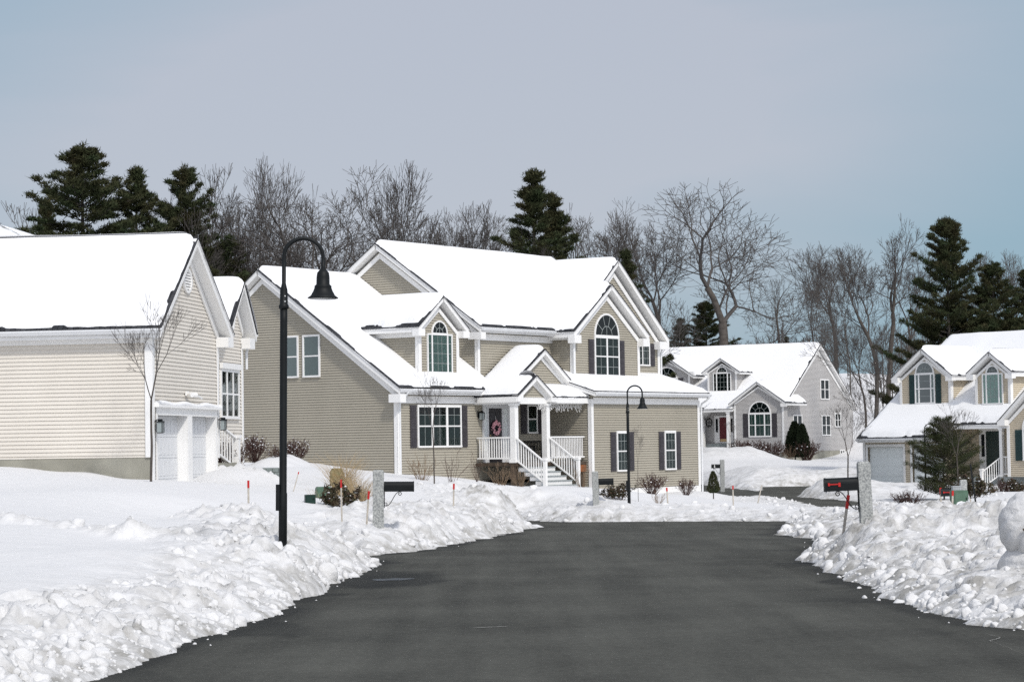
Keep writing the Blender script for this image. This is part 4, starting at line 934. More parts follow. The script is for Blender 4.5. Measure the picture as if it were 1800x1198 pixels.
X3, Y3 = grid(ys3, ss3); r3 = segdist(X3, Y3, ROAD1)
rd = link_mesh('road', np.stack([X3.ravel(), Y3.ravel(), rb(X3, Y3).ravel()], 1), grid_faces(len(ys3), len(ss3)), M_ASPH)
tag(rd, 'dark grey asphalt street curving between the snow banks', kind='structure')
pud = np.array(on_road(690, 1018)[:2]); pdist = np.hypot((X3 - pud[0]) / .62, (Y3 - pud[1]) / 2.2)
wetv = 1.25 * np.exp(-np.maximum(-r3 - .10, 0) / (.16 + .5 * (fbm(X3 * .7, Y3 * .5, 8, 3) > .5))) * (r3 < .5) * (.2 + 1.6 * fbm(X3 * 1.2, Y3 * .8, 3, 3)) * .9 + .95 * (1 - sstep(.9, 1.6, pdist + (fbm(X3 * 3, Y3 * 2, 4, 3) - .45)))
attr(rd, 'wet', wetv)
# meltwater puddle
M_PUD = bpy.data.materials.new('puddle_water'); M_PUD.use_nodes = True; b_ = M_PUD.node_tree.nodes['Principled BSDF']
b_.inputs['Base Color'].default_value = (.014, .016, .018, 1); b_.inputs['Roughness'].default_value = .48; b_.inputs['Specular IOR Level'].default_value = .5
pp = []
for k in range(40):
    a = 2 * pi * k / 40; r = 1 + .25 * sin(a * 2 + 1) + .12 * sin(a * 5) + .06 * sin(a * 9 + 2)
    x, y = pud[0] + .50 * r * cos(a), pud[1] + 1.4 * r * sin(a); pp.append((pud[0] + (x - pud[0]) * .5, pud[1] + (y - pud[1]) * .34, float(rb(0, np.array(pud[1] + (y - pud[1]) * .34))) + .005))
tag(link_mesh('puddle', pp, [tuple(range(40))], M_PUD), 'shallow meltwater puddle beside the tip of the left snow bank', kind='structure')
# dried salt streaks on the asphalt
M_SALT = mat('dried_salt', (.30, .30, .28), .95, .05, var=.3, vscale=40)
def streak_(pts, w, name='salt_streak'):
    mb = MB(); rnd = random.Random(len(pts) + int(w * 1e4)); P = [on_road(*p) for p in pts]
    Q = []
    for (x0, y0), (x1, y1) in zip(P[:-1], P[1:]):
        for i in range(10): f = i / 10; Q.append((x0 + (x1 - x0) * f + rnd.uniform(-.01, .01), y0 + (y1 - y0) * f + rnd.uniform(-.03, .03)))
    n = len(Q)
    L_ = [(x, y - w * .5 * (.25 + rnd.random()) * min(1, i / 3, (n - i) / 3)) for i, (x, y) in enumerate(Q)]; R_ = [(x, y + w * .5 * (.25 + rnd.random()) * min(1, i / 3, (n - i) / 3)) for i, (x, y) in enumerate(Q)]
    vs = [(x, y, float(rb(0, np.array(y))) + .004) for x, y in L_ + R_]
    mb.add(vs, [(i, i + 1, n + i + 1, n + i) for i in range(n - 1)])
    o = mb.build(name, M_SALT); return o
o = streak_([(828, 1103), (862, 1102), (895, 1100)], .07); tag(o, kind='structure')
o = streak_([(1732, 1114), (1760, 1120), (1740, 1126), (1768, 1136), (1800, 1150)], .05); tag(o, kind='structure')

# ------------------------------------------------------------------ loose clods of snow lying on and along the banks (uncountable)
def ico(sub=1):
    import bmesh
    bm = bmesh.new(); bmesh.ops.create_icosphere(bm, subdivisions=sub, radius=1.0)
    V = np.array([v.co[:] for v in bm.verts]); Fq = np.array([[v.index for v in f.verts] for f in bm.faces]); bm.free(); return V, Fq
rng = np.random.default_rng(7)
IV, IF = ico(3)
def clods(name, pts, rad, label, mtl):
    Vs = []; Fs = []; b = 0
    for (x, y, z), r in zip(pts, rad):
        s = rng.uniform(.65, 1.25, 3); a = rng.uniform(0, 2 * pi); V = IV.copy()
        ph = rng.uniform(0, 50, 3)
        # planar cuts and bumps make broken lumps rather than balls
        n1 = fbm(V[:, 0] * 1.6 + ph[0], V[:, 1] * 1.6 + V[:, 2] * 1.1 + ph[1], 3, 3); V = V * (0.62 + .75 * n1[:, None])
        for _ in range(3):
            c = rng.normal(size=3); c /= np.linalg.norm(c); t = V @ c; k = rng.uniform(.5, .8); V = V - np.maximum(t - k, 0)[:, None] * c * .85
        V = V * s; V = V @ np.array([[cos(a), sin(a), 0], [-sin(a), cos(a), 0], [0, 0, 1]]) * r
        Vs.append(V + [x, y, z]); Fs.append(IF + b); b += len(V)
    o = link_mesh(name, np.concatenate(Vs), np.concatenate(Fs), mtl, smooth=True); attr(o, 'dirt_shade', np.full(b, .15)); tag(o, label, kind='stuff'); return o
cand = []
for _ in range(60):
    n = 30000; yy = 15 + 95 * rng.random(n) ** 1.8; xx = (rng.random(n) - .5) * .50 * yy
    z, d, dt, c = ground(xx, yy)
    ok = (c > .55) & (d > -.04) & (rng.random(n) < np.where(d < .5, 1, .30)); cand.append(np.stack([xx[ok], yy[ok], z[ok]], 1))
    if sum(len(q) for q in cand) > 5200: break
cand = np.concatenate(cand)[:5200]
rad = (.018 + .10 * rng.random(len(cand)) ** 5) * np.clip(cand[:, 1] / 28, .8, 1.25)
cand[:, 2] -= rad * .25
yy = 16 + 60 * rng.random(60000) ** 1.6; xx = (rng.random(60000) - .5) * .46 * yy; dE = segdist(xx, yy, ROAD1)
ok = (dE < -.02) & (dE > -.35) & (rng.random(60000) < .30 * np.exp(dE / .16)); ex = np.stack([xx[ok], yy[ok], rb(xx[ok], yy[ok])], 1)[:40]
cand = np.concatenate([cand, ex]); rad = np.concatenate([rad, .010 + .035 * rng.random(len(ex)) ** 2.5])
clods('snow_clods', cand, rad, 'loose clods of snow strewn over the snow banks', M_SNOWB)

# ------------------------------------------------------------------ street lamps
def lamp(name, label, x, y, z, H=4.05, s=1.0, fl=1, az=0.0):
    r = empty(name, (x, y, z), az); tag(r, label, 'street lamp', 'black bell street lamps')
    mb = MB(); w = .049 * s
    mb.lathe((0, 0, -.6), [(w * 1.12, 0), (w * 1.12, .6 + .7 * s), (w * 1.0, .6 + .72 * s), (w * .98, 3.13 * s + .6 - .2), (w * .98, 3.13 * s + .6)], 20)
    mb.build('pole', M_BLACK, r, True)
    mb = MB(); mb.lathe((0, 0, 3.10 * s), [(w, 0), (w * 1.35, .01), (w * 1.35, .05), (w * 1.08, .07), (w * 1.0, .26), (w * .55, .36), (w * .50, .38)], 20); mb.build('collar', M_BLACK, r, True)
    mb = MB(); R = .255 * s; zc = 3.78 * s; tube_r = .027 * s
    pts = [(0, 0, 3.3 * s), (0, 0, zc)] + [(R - R * cos(a), 0, zc + R * .98 * sin(a)) for a in np.linspace(.12, pi, 18)] + [(2 * R, 0, 3.62 * s)]
    mb.tube(pts, tube_r, 12); mb.build('curved_arm', M_BLACK, r, True)
    mb = MB(); c = (2 * R, 0, 3.30 * s)
    mb.lathe(c, [(.20 * s, -.055 * s), (.20 * s, -.045 * s), (.158 * s, -.015 * s), (.126 * s, .045 * s), (.110 * s, .09 * s), (.114 * s, .10 * s), (.110 * s, .11 * s), (.088 * s, .13 * s), (.086 * s, .22 * s), (.078 * s, .28 * s), (.05 * s, .315 * s), (.03 * s, .325 * s), (.026 * s, .36 * s)], 32)
    b = mb.build('bell_shade', M_BLACK, r, True)
    mb = MB(); mb.lathe(c, [(.172 * s, -.064 * s), (.178 * s, -.056 * s)], 32); mb.build('lens', M_SILVER, b, True)
    mb = MB(); mb.box(lambda a, zz, d: (a, d, zz), -w * 1.9, -w * .9, .48 * s, .82 * s, -.045 * s, .045 * s); mb.build('access_cover', M_BLACK, r)
    mb = MB()
    for zz in (3.2, 3.27):
        mb.tube([(w * .3, -w * 1.02, zz * s), (w * .3, -w * 1.22, zz * s)], .010 * s, 8)
    mb.build('bolt', M_SILVER, r)
    return r
p = at(497, 962, 33); r = lamp('street_lamp', 'tall black street lamp with a bell shade, nearest the camera, in the left snow bank', p[0], p[1], p[2], s=1.06); r.rotation_euler = (0, .012 + .003, .12)
p = at(1106, 887, 81); lamp('street_lamp', 'black bell street lamp in front of the beige house garage wing', p[0], p[1], p[2], az=.1)
p = at(1628, 880, 108); lamp('street_lamp', 'black bell street lamp partly behind the pine by the yellow house', p[0], p[1], p[2], s=.86, az=.1)

# ------------------------------------------------------------------ mailboxes on granite posts
def digits_one(mb, P, a, z, s):
    mb.box(P, a - .03 * s, a + .03 * s, z - .11 * s, z + .11 * s, 0, .006)
def mailbox(label, x, y, z, side=1, h=1.0, flag=False, num=None, w=.095, box_l=.50, tilt=0.0, az=0.0, scroll=True):
    r = empty('mailbox', (x, y, z), az); r.rotation_euler = (0, tilt, az); tag(r, label, 'mailbox', 'black mailboxes on granite posts')
    mb = MB(); P = lambda a, zz, d: (a, d, zz); rnd = random.Random(int(x * 99)); n = 14
    vs = []; 
    for k in range(n + 1):
        zz = -.6 + (h + .6) * k / n
        for sx, sy in ((-1, -1), (1, -1), (1, 1), (-1, 1)): vs.append((sx * w * (1 + rnd.uniform(-.05, .05)), sy * w * (1 + rnd.uniform(-.05, .05)), zz))
    fs = [(4 * k + i, 4 * k + (i + 1) % 4, 4 * k + 4 + (i + 1) % 4, 4 * k + 4 + i) for k in range(n) for i in range(4)]
    b = len(vs); vs += [(sx * w * .8, sy * w * .8, h + .03) for sx, sy in ((-1, -1), (1, -1), (1, 1), (-1, 1))]
    fs += [(4 * n + i, 4 * n + (i + 1) % 4, b + (i + 1) % 4, b + i) for i in range(4)] + [(b, b + 1, b + 2, b + 3)]
    mb.add(vs, fs); mb.build('post', M_GRAN, r)
    zb, zt = h - .42, h - .22; a0, a1 = (w + .004, w + box_l) if side > 0 else (-w - box_l, -w - .004)
    mb = MB(); prof = [(-.09, zb), (.09, zb), (.09, zb + .12)] + [(.09 * cos(t), zb + .12 + .09 * sin(t)) for t in np.linspace(.3, pi - .3, 7)] + [(-.09, zb + .12)]
    PP = lambda d_, zz, a: (a, d_, zz); mb.prism(PP, prof, a0, a1); bx = mb.build('box', M_BLACK, r)
    e_ = a1 if side > 0 else a0
    mb = MB(); mb.prism(PP, [(q * 1.06, zb + (t - zb) * 1.05 - .004) for q, t in prof], e_ - .012 * side, e_ + .012 * side); mb.build('box_door', M_BLACK, bx)
    if flag:
        mb = MB(); fa = a0 + .10 if side < 0 else a1 - .10
        Pf = lambda a, zz, d: (a, -.092 - d, zz)
        mb.box(Pf, fa - .05, fa + .115, zb + .10, zb + .12, 0, .010); mb.box(Pf, fa - .065, fa - .035, zb + .085, zb + .135, 0.001, .012); mb.box(Pf, fa + .10, fa + .135, zb + .07, zb + .135, .001, .012)
        mb.build('flag', M_RED, bx)
    if num:
        mb = MB(); Pf = lambda a, zz, d: (a, -.092 - d, zz); mb.box(Pf, a0 + .13, a0 + .17, zb + .04, zb + .17, 0, .006); mb.box(Pf, a0 + .11, a0 + .19, zb + .035, zb + .055, 0, .007); mb.build('number', num, bx)
    if scroll:
        mb = MB(); s = side; x0 = w * s; pts = []
        def spiral(cx, cz, r0, a_s, turns, sg):
            return [(cx + r0 * (1 - .62 * t) * cos(a_s + sg * t * turns * 2 * pi), cz + r0 * (1 - .62 * t) * sin(a_s + sg * t * turns * 2 * pi)) for t in np.linspace(0, 1, 16)]
        top = spiral(x0 + s * .33, zb - .045, .042, pi / 2, 1.1, -s)
        bot = spiral(x0 + s * .045, zb - .26, .04, -pi / 2 , 1.1, -s)
        mid = [(x0 + s * (.045 + (.33 - .045) * t), zb - .30 + (.30 - .003) * (t - .12 * sin(2 * pi * t))) for t in np.linspace(.06, .94, 14)]
        path = bot[::-1] + mid + top
        mb.tube([(a, 0, zz) for a, zz in path], .0075, 6); mb.tube([(x0 + s * .012, 0, zb), (x0 + s * .012, 0, zb - .34)], .009, 6)
        mb.build('scroll_bracket', M_BLACK, r, True)
    return r
def put(px, py, D): p = at(px, py, D); return p[0], p[1], p[2]
mailbox('black mailbox on a granite post beside the tan ornamental grass', *put(665, 931, 50), side=1, h=1.22, tilt=.012, az=.05, w=.116, box_l=.62)
mailbox('black mailbox on a granite post in front of the beige house porch', *put(1048, 890, 78), side=1, h=1.12, w=.10, tilt=-.02, box_l=.48)
mailbox('black mailbox with a folded red flag on a granite post, right of the road', *put(1523, 918, 38), side=-1, h=.94, flag=True, tilt=-.03, w=.098, box_l=.53)
mailbox('small distant mailbox on a granite post before the mauve house', *put(1270, 845, 126), side=-1, h=1.1, w=.11, num=M_WHITE, box_l=.45)
mailbox('black mailbox with red flag partly behind the green utility box', *put(1694, 884, 66), side=-1, h=.62, flag=True, w=.09, box_l=.52, scroll=False)

# ------------------------------------------------------------------ marker stakes
def stake(px, py, D, Hh_, lean=(0, 0), label='', dark=False, rw=.014, red=.25, m=None, name='snow_stake'):
    x, y, z = put(px, py, D); r = empty(name, (x, y, z)); r.rotation_euler = (lean[1], lean[0], .2); tag(r, label, 'snow stake', 'wooden snow stakes with red tips')
    P = lambda a, zz, d: (a, d, zz)
    mb = MB(); mb.box(P, -rw, rw, -.3, Hh_ * (1 - red), -rw * .6, rw * .6); mb.build('shaft', m or M_STAKE, r)
    if red: mb = MB(); mb.box(P, -rw * 1.15, rw * 1.15, Hh_ * (1 - red), Hh_, -rw * .75, rw * .75); mb.build('red_tip', M_RED, r)
stake(437, 897, 46, .58, label='red-tipped stake in smooth snow left of the tall lamp', rw=.018)
stake(601, 915, 51, .88, (-.01, 0), 'red-tipped stake in front of the snow-dusted shrub', rw=.016, red=.2)
stake(644, 928, 50, .78, (.08, 0), 'weathered red-tipped stake leaning beside the granite mailbox post', rw=.018, red=.22)
stake(797, 899, 63, .74, (.03, 0), 'red-tipped stake on the snow bank left of the dirty pile', rw=.02, red=.2)
stake(1174, 888, 80, .60, (-.05, 0), 'thin red-tipped stake right of the second lamp', rw=.022, red=.2)
stake(1289, 890, 82, .72, (0, 0), 'red-tipped stake in the yard below the mauve house', rw=.02, red=.18)
stake(1334, 875, 92, .50, (.25, 0), 'leaning plain stake beside the side street', rw=.02, red=0)
stake(1484, 926, 38.5, .52, (.16, 0), 'stake with a red top leaning under the red-flagged mailbox', rw=.020, red=.42)
stake(1654, 884, 68, .44, (0, 0), 'red-tipped stake in front of the far right mailbox', rw=.022, red=.4)
stake(1674, 892, 56, .40, (.05, 0), 'red-tipped stake against the green utility box', rw=.020, red=.3)
stake(1716, 890, 56, 1.0, (-.12, 0), 'dark metal stake leaning right of the pine', rw=.018, red=0, m=M_BLACK)
stake(1708, 896, 54, .26, (-.1, 0), 'short brown stake in the snow right of the green box', rw=.014, red=0)
stake(518, 855, 62, .40, (.28, 0), 'thin leaning stake before the long beige wall', rw=.012, red=.15)

# ------------------------------------------------------------------ utility boxes
def pedestal(px, py, D, w, h, m, label, cap=.06, name='utility_pedestal', d=None):
    x, y, z = put(px, py, D); r = empty(name, (x, y, z), .25); tag(r, label, 'utility box'); d = d or w * .7
    P = lambda a, zz, dd: (a, dd, zz)
    mb = MB(); mb.prism(P, [(-w / 2, -.3), (w / 2, -.3), (w / 2, h - cap), (w / 2 - cap * .6, h - .01), (-w / 2 + cap * .6, h - .01), (-w / 2, h - cap)], -d / 2, d / 2); b = mb.build('cabinet', m, r)
    mb = MB(); mb.box(P, -w / 2 + .02, w / 2 - .02, .02, h - cap - .02, -d / 2 - .012, -d / 2); mb.build('door_panel', m, r)
    mb = MB(); mb.box(P, w / 2 - .07, w / 2 - .045, h * .45, h * .6, -d / 2 - .02, -d / 2 - .012); mb.build('latch', M_BLACK, r)
    return r
pedestal(592, 856, 64, .33, .52, M_OLIVE, 'tall olive cable pedestal behind the shrub and dry grass', cap=.1)
pedestal(568, 878, 60, .36, .34, M_GREENM, 'squat green box between the dark box and olive pedestal', cap=.05)
pedestal(545, 886, 56, .24, .24, M_GREEND, 'small dark green box standing leftmost of three', cap=.02)
r_ = pedestal(1686, 894, 60, .38, .48, M_GREENM, 'green utility box with snow clinging to it, right of the pine', cap=.04)
x, y, z = put(1680, 868, 60)
mb = MB(); mb.prism(lambda a, zz, d: (a, d, zz), [(-.2 + .06, .02), (.1, .02), (.13, .10), (.08, .17), (-.02, .20), (-.12, .17), (-.16, .10)], -.20, -.135); mb.build('snow', M_SNOW, r_)
x, y, z = put(1681, 868, 62); r = empty('utility_pedestal', (x, y, z), .1); tag(r, 'small light grey meter pedestal behind the green utility box', 'utility box')
mb = MB()
for i in range(6): mb.box(lambda a, zz, d: (a, d, zz), -.1 + i * .033, -.072 + i * .033, -.3, .185, -.085, -.075)
mb.box(lambda a, zz, d: (a, d, zz), -.105, .105, -.3, .19, -.075, .08); mb.build('cabinet', M_GREYBOX, r)
mb = MB(); mb.box(lambda a, zz, d: (a, d, zz), -.115, .115, .19, .215, -.09, .09); mb.build('lid', M_GREYBOX, r)

# ------------------------------------------------------------------ snow man's ball at the right edge
def snowball(name, px, py, D, R, parent=None, seed=0, sq=.95):
    V, Fq = ico(5); ph = seed * 7.3
    n = fbm(V[:, 0] * 2 + ph, V[:, 1] * 2 + V[:, 2] * 2.6, seed, 5) - .47; n2 = fbm(V[:, 0] * 9 + ph, V[:, 2] * 9 + V[:, 1] * 5, seed + 3, 3) - .45
    V = V * (1 + .34 * n[:, None] + .07 * n2[:, None]); V[:, 2] *= sq
    o = link_mesh(name, V * R, Fq, M_SNOWB, parent, smooth=True); attr(o, 'dirt_shade', np.full(len(V), .42)); return o
c0 = at(1822, 925, 27); r = empty('snowman', (c0[0], c0[1], c0[2] - .75)); tag(r, 'slumped snowman with a big round head and dark bark bits for a face', 'snowman')
o = snowball('head', 0, 0, 0, .40, r, 3, 1.02); o.location = (0, 0, .75)
o = snowball('body', 0, 0, 0, .50, r, 5, .8); o.location = (.05, .05, .22)
for dx, dz in ((-.175, -.04), (-.10, -.085), (-.21, -.02)):
    mb = MB(); mb.tube([(dx - .02, -.355, .75 + dz), (dx + .02, -.365, .75 + dz + .012)], .014, 6); mb.build('bark_eye', M_WOODD, r)

# ------------------------------------------------------------------ paved steps by the cream house
x, y, z = put(448, 848, 71); r = empty('paver_walk', (x, y, z), -.05); tag(r, 'cleared grey-green paver walkway edge showing between snow heaps beside the cream house', 'paver walk')
M_PAVER = mat('grey_green_paver', (.20, .23, .22), .8, .2, var=.25, vscale=6)
mb = MB(); rnd = random.Random(3)
for rr in range(3):
    for c in range(7):
        a0 = -.62 + c * .19 + rr * .06; 
        P = lambda a, zz, d: (a, d, zz)
        mb.add([(a0, -.3 + rr * .42, .02 + rr * .14 + rnd.uniform(-.006, .006)), (a0 + .18, -.3 + rr * .42, .02 + rr * .14), (a0 + .12, .1 + rr * .42, .15 + rr * .14), (a0 - .06, .1 + rr * .42, .15 + rr * .14)], [(0, 1, 2, 3)])
mb.build('pavers', M_PAVER, r)
mb = MB(); mb.add([(-.75, -.35, -.02), (.75, -.35, -.02), (.75, 1.0, .42), (-.75, 1.0, .42)], [(0, 1, 2, 3)]); mb.build('joint_bed', M_DARK, r)

# ------------------------------------------------------------------ things on the porch of the beige house
ca, sa = cos(radians(55)), sin(radians(55))
def A2W(u, v, z): return (O_MAIN[0] + u * ca - v * sa, O_MAIN[1] + u * sa + v * ca, z)
r = empty('wreath', A2W(6.38, -.09, 2.24), radians(55)); tag(r, 'pink flower wreath hanging on the black front door', 'wreath')
V, Fq = ico(1); Vs = []; Fs = []; rnd = random.Random(5); b = 0
for k in range(150):
    a = rnd.uniform(0, 2 * pi); rr = rnd.gauss(.225, .045); q = rnd.uniform(.02, .045)
    Vs.append(V * q * [1, .6, 1] + [rr * cos(a), rnd.uniform(-.05, .0), rr * sin(a)]); Fs.append(Fq + b); b += len(V)
link_mesh('flowers', np.concatenate(Vs), np.concatenate(Fs), M_PETAL, r)
mb = MB(); mb.tube([(0, 0, .2), (0, .02, .5)], .006, 5); mb.build('ribbon', M_WHITE, r)
r = empty('porch_bench', A2W(8.75, -.5, .85), radians(55)); tag(r, 'black slatted metal bench on the porch of the beige house', 'bench')
P = lambda a, zz, d: (a, d, zz)
mb = MB()
for i in range(5): mb.box(P, -.62, .62, .40, .42, -.28 + i * .1, -.21 + i * .1)
mb.build('seat', M_BLACK, r)
mb = MB(); mb.box(P, -.62, .62, .80, .86, .24, .28); mb.box(P, -.62, .62, .48, .51, .24, .27)
for i in range(12): mb.box(P, -.60 + i * .106, -.575 + i * .106, .51, .80, .245, .265)
mb.build('backrest', M_BLACK, r)
for sx in (-1, 1):
    for yy in (-.26, .22): mb = MB(); mb.box(P, sx * .6 - .02, sx * .6 + .02, 0, .62 if yy < 0 else .86, yy, yy + .04); mb.build('leg', M_BLACK, r)
    mb = MB(); mb.box(P, sx * .6 - .025, sx * .6 + .025, .62, .65, -.28, .26); mb.build('armrest', M_BLACK, r)
# icicle lights
r = empty('icicle_lights', A2W(7.6, -1.95, 3.18), radians(55)); tag(r, 'tangled white icicle light string hanging under the porch eave', 'string lights')
mb = MB(); rnd = random.Random(9)
bulbs = []
for i in range(52):
    a = -.9 + i * .062; L0 = rnd.uniform(.06, .26)
    if -.45 < a + .0 < -.12 and False: continue
    pts = [(a, 0, 0)]; zz = 0
    while zz > -L0: zz -= .05; pts.append((a + rnd.uniform(-.03, .03), rnd.uniform(-.02, .02), zz)); bulbs.append(pts[-1])
    mb.tube(pts, .0035, 3, cap=False)
mb.tube([(-2.3, 0, 0.0), (2.3, 0, 0.0)], .005, 4); mb.build('wire', M_WHITE, r)
mb = MB(); 
for q in bulbs: mb.box(lambda a, zz, d: (a, d, zz), q[0] - .012, q[0] + .012, q[2] - .018, q[2] + .018, q[1] - .01, q[1] + .01)
o = mb.build('bulbs', M_WHITE, r); o['kind'] = 'stuff'


# ------------------------------------------------------------------ vegetation
M_BARK = mat('grey_bark', (.10, .088, .078), .95, .05, var=.35, vscale=3, bump=.02, bscale=12)
M_BARK2 = mat('pale_bark', (.20, .185, .165), .95, .05, var=.3, vscale=3)
M_TWIG = mat('brown_twig', (.100, .091, .085), .95, .05)
M_TWIGR = mat('reddish_twig', (.095, .058, .050), .95, .05, var=.3, vscale=20)
M_TWIGT = mat('tan_twig', (.26, .19, .13), .95, .05, var=.3, vscale=20)
M_NEEDLE = mat('pine_needles', (.030, .044, .020), .8, .12, var=.55, vscale=.9, var2=(.052, .046, .022))
M_NEEDLE2 = mat('evergreen_dark', (.018, .026, .013), .8, .1, var=.4, vscale=2.5)
M_LEAFB = mat('bronze_leaf', (.065, .036, .026), .6, .25, var=.4, vscale=12, var2=(.045, .055, .025))
M_GRASS = mat('dry_ornamental_grass', (.52, .40, .24), .9, .1, var=.35, vscale=10)

def tubes(P0, P1, R0, R1, k):
    P0 = np.array(P0, float); P1 = np.array(P1, float); R0 = np.array(R0)[:, None]; R1 = np.array(R1)[:, None]
    d = P1 - P0; d /= np.linalg.norm(d, axis=1, keepdims=True) + 1e-9
    a = np.where(np.abs(d[:, 2:3]) < .9, np.array([[0, 0, 1.0]]), np.array([[1.0, 0, 0]])); x = np.cross(d, a); x /= np.linalg.norm(x, axis=1, keepdims=True); y = np.cross(d, x)
    V = []
    for i in range(k):
        c, s = cos(2 * pi * i / k), sin(2 * pi * i / k); V.append(P0 + (x * c + y * s) * R0)
    for i in range(k):
        c, s = cos(2 * pi * i / k), sin(2 * pi * i / k); V.append(P1 + (x * c + y * s) * R1)
    V = np.stack(V, 1); n = len(P0); b = (np.arange(n) * 2 * k)[:, None]
    F_ = np.concatenate([b + np.array([[i, (i + 1) % k, k + (i + 1) % k, k + i]]) for i in range(k)], 0)
    return V.reshape(-1, 3), F_
def vnorm(v): return v / (np.linalg.norm(v) + 1e-9)
def grow(rnd, segs, p, d, L, r, lev, maxlev, up, crook, ang, dens, taper=.55, first=.3, rmin=.010, ratio=.62):
    n = max(3, int(4 + L * .9)) if lev < 2 else max(2, int(3 + L * .8)); sl = L / n; p = p.copy(); r0 = r
    for i in range(n):
        t = (i + 1) / n; d = vnorm(d + np.array([rnd.gauss(0, crook), rnd.gauss(0, crook), rnd.gauss(0, crook * .7) + up * .12]))
        q = p + d * sl; r1 = max(rmin, r0 * (1 - taper * t)); segs.append((p, q, r, r1, lev)); 
        if lev < maxlev and t > first:
            nb = dens * sl * (1 + .5 * lev)
            nb = int(nb) + (rnd.random() < nb - int(nb))
            for _ in range(nb):
                w = vnorm(np.cross(d, [rnd.gauss(0, 1), rnd.gauss(0, 1), rnd.gauss(0, 1)])); a = ang * rnd.uniform(.6, 1.25)
                dd = vnorm(d * cos(a) + w * sin(a)); cl = L * ratio * rnd.uniform(.55, 1.1) * (1 - .45 * (t - first))
                grow(rnd, segs, q, dd, cl, max(rmin, r1 * rnd.uniform(.45, .68)), lev + 1, maxlev, up, crook * 1.05, ang * 1.02, dens * 1.12, taper, .18, rmin, ratio)
        p, r = q, r1
def fork(rnd, segs, p, d, L, r, lev, maxlev, ang, up, crook, ratio, rmin, lat):
    n = 3 if L > .9 else 2; p = p.copy(); dr = .90 ** (1 / n) if lev else .97
    for i in range(n):
        d = vnorm(d + np.array([rnd.gauss(0, crook), rnd.gauss(0, crook), rnd.gauss(0, crook * .6) + up]))
        q = p + d * L / n; r1 = max(rmin, r * dr); segs.append((p, q, r, r1, lev)); p, r = q, r1
        if lev >= 2 and rnd.random() < lat and lev < maxlev:
            w = vnorm(np.cross(d, [rnd.gauss(0, 1), rnd.gauss(0, 1), rnd.gauss(0, 1)])); a = rnd.uniform(.6, 1.1)
            fork(rnd, segs, p, vnorm(d * cos(a) + w * sin(a)), L * rnd.uniform(.4, .75), max(rmin, r * .38), min(maxlev, lev + 2), maxlev, ang, up, crook * 1.2, ratio, rmin, lat)
    if lev >= maxlev: return
    k = 2 if rnd.random() < .72 else 3; w0 = vnorm(np.cross(d, [rnd.gauss(0, 1), rnd.gauss(0, 1), rnd.gauss(0, 1)])); u0 = np.cross(d, w0); ph = rnd.uniform(0, pi)
    for c in range(k):
        t = ph + 2 * pi * c / k; w = w0 * cos(t) + u0 * sin(t); a = ang * (rnd.uniform(.35, .7) if c == 0 else rnd.uniform(.8, 1.3))
        fork(rnd, segs, p, vnorm(d * cos(a) + w * sin(a)), L * ratio * rnd.uniform(.78, 1.18), max(rmin, r * (.78 if c == 0 else rnd.uniform(.5, .68))), lev + 1, maxlev, ang, up, crook, ratio, rmin, lat)
TREE_H = {}
def bare_tree(name, seed, H_, tr, trunk, ang, up, crook, maxlev, lat, ratio=.80, rmin=.0135, bark=None, twig=None, shoots=True):
    rnd = random.Random(seed); root = empty(name, (0, 0, 0)); segs = []
    p = np.array([0, 0, -.8]); d = np.array([0, 0, 1.0]); hf = H_ * trunk; n = 7
    for i in range(n):
        d = vnorm(d + np.array([rnd.gauss(0, .035), rnd.gauss(0, .035), .15])); q = p + d * (hf + .8) / n
        segs.append((p, q, tr * (1.2 - .2 * i / n) * (1.3 if i == 0 else 1), tr * (1.2 - .2 * (i + 1) / n), 0)); p = q
        if shoots and i >= 3 and rnd.random() < .6:
            a = rnd.uniform(0, 2 * pi); fork(rnd, segs, q, vnorm(np.array([cos(a), sin(a), rnd.uniform(.25, .9)])), H_ * .12, tr * .22, 3, maxlev, ang, up, crook, ratio, rmin, lat)
    fork(rnd, segs, p, d, H_ * (1 - trunk) * (1 - ratio) * 1.25, tr, 1, maxlev, ang, up, crook, ratio, rmin, lat)
    top = max(s[1][2] for s in segs); k_ = H_ / top; segs = [(a * k_, b * k_, r0, r1, l) for a, b, r0, r1, l in segs]
    isb = lambda s: s[4] == 0 or (s[2] > tr * .55 and s[4] < 4)
    big = [s for s in segs if isb(s)]; small = [s for s in segs if not isb(s)]
    for nm, S_, k, m in (('trunk', big, 7, bark or M_BARK), ('crown', small, 3, twig or M_TWIG)):
        V, Fq = tubes([s[0] for s in S_], [s[1] for s in S_], [s[2] for s in S_], [s[3] for s in S_], k)
        link_mesh(nm, V, Fq, m, root, smooth=(nm == 'trunk'))
    return root, len(segs)
def tris(C, Dv, Ln, Wd):
    """thin triangular needles: centres, directions, lengths, widths"""
    a = rng.normal(size=C.shape); s = np.cross(Dv, a); s /= np.linalg.norm(s, axis=1, keepdims=True) + 1e-9
    V = np.stack([C - s * Wd[:, None], C + s * Wd[:, None], C + Dv * Ln[:, None]], 1).reshape(-1, 3)
    return V, np.arange(len(V)).reshape(-1, 3)
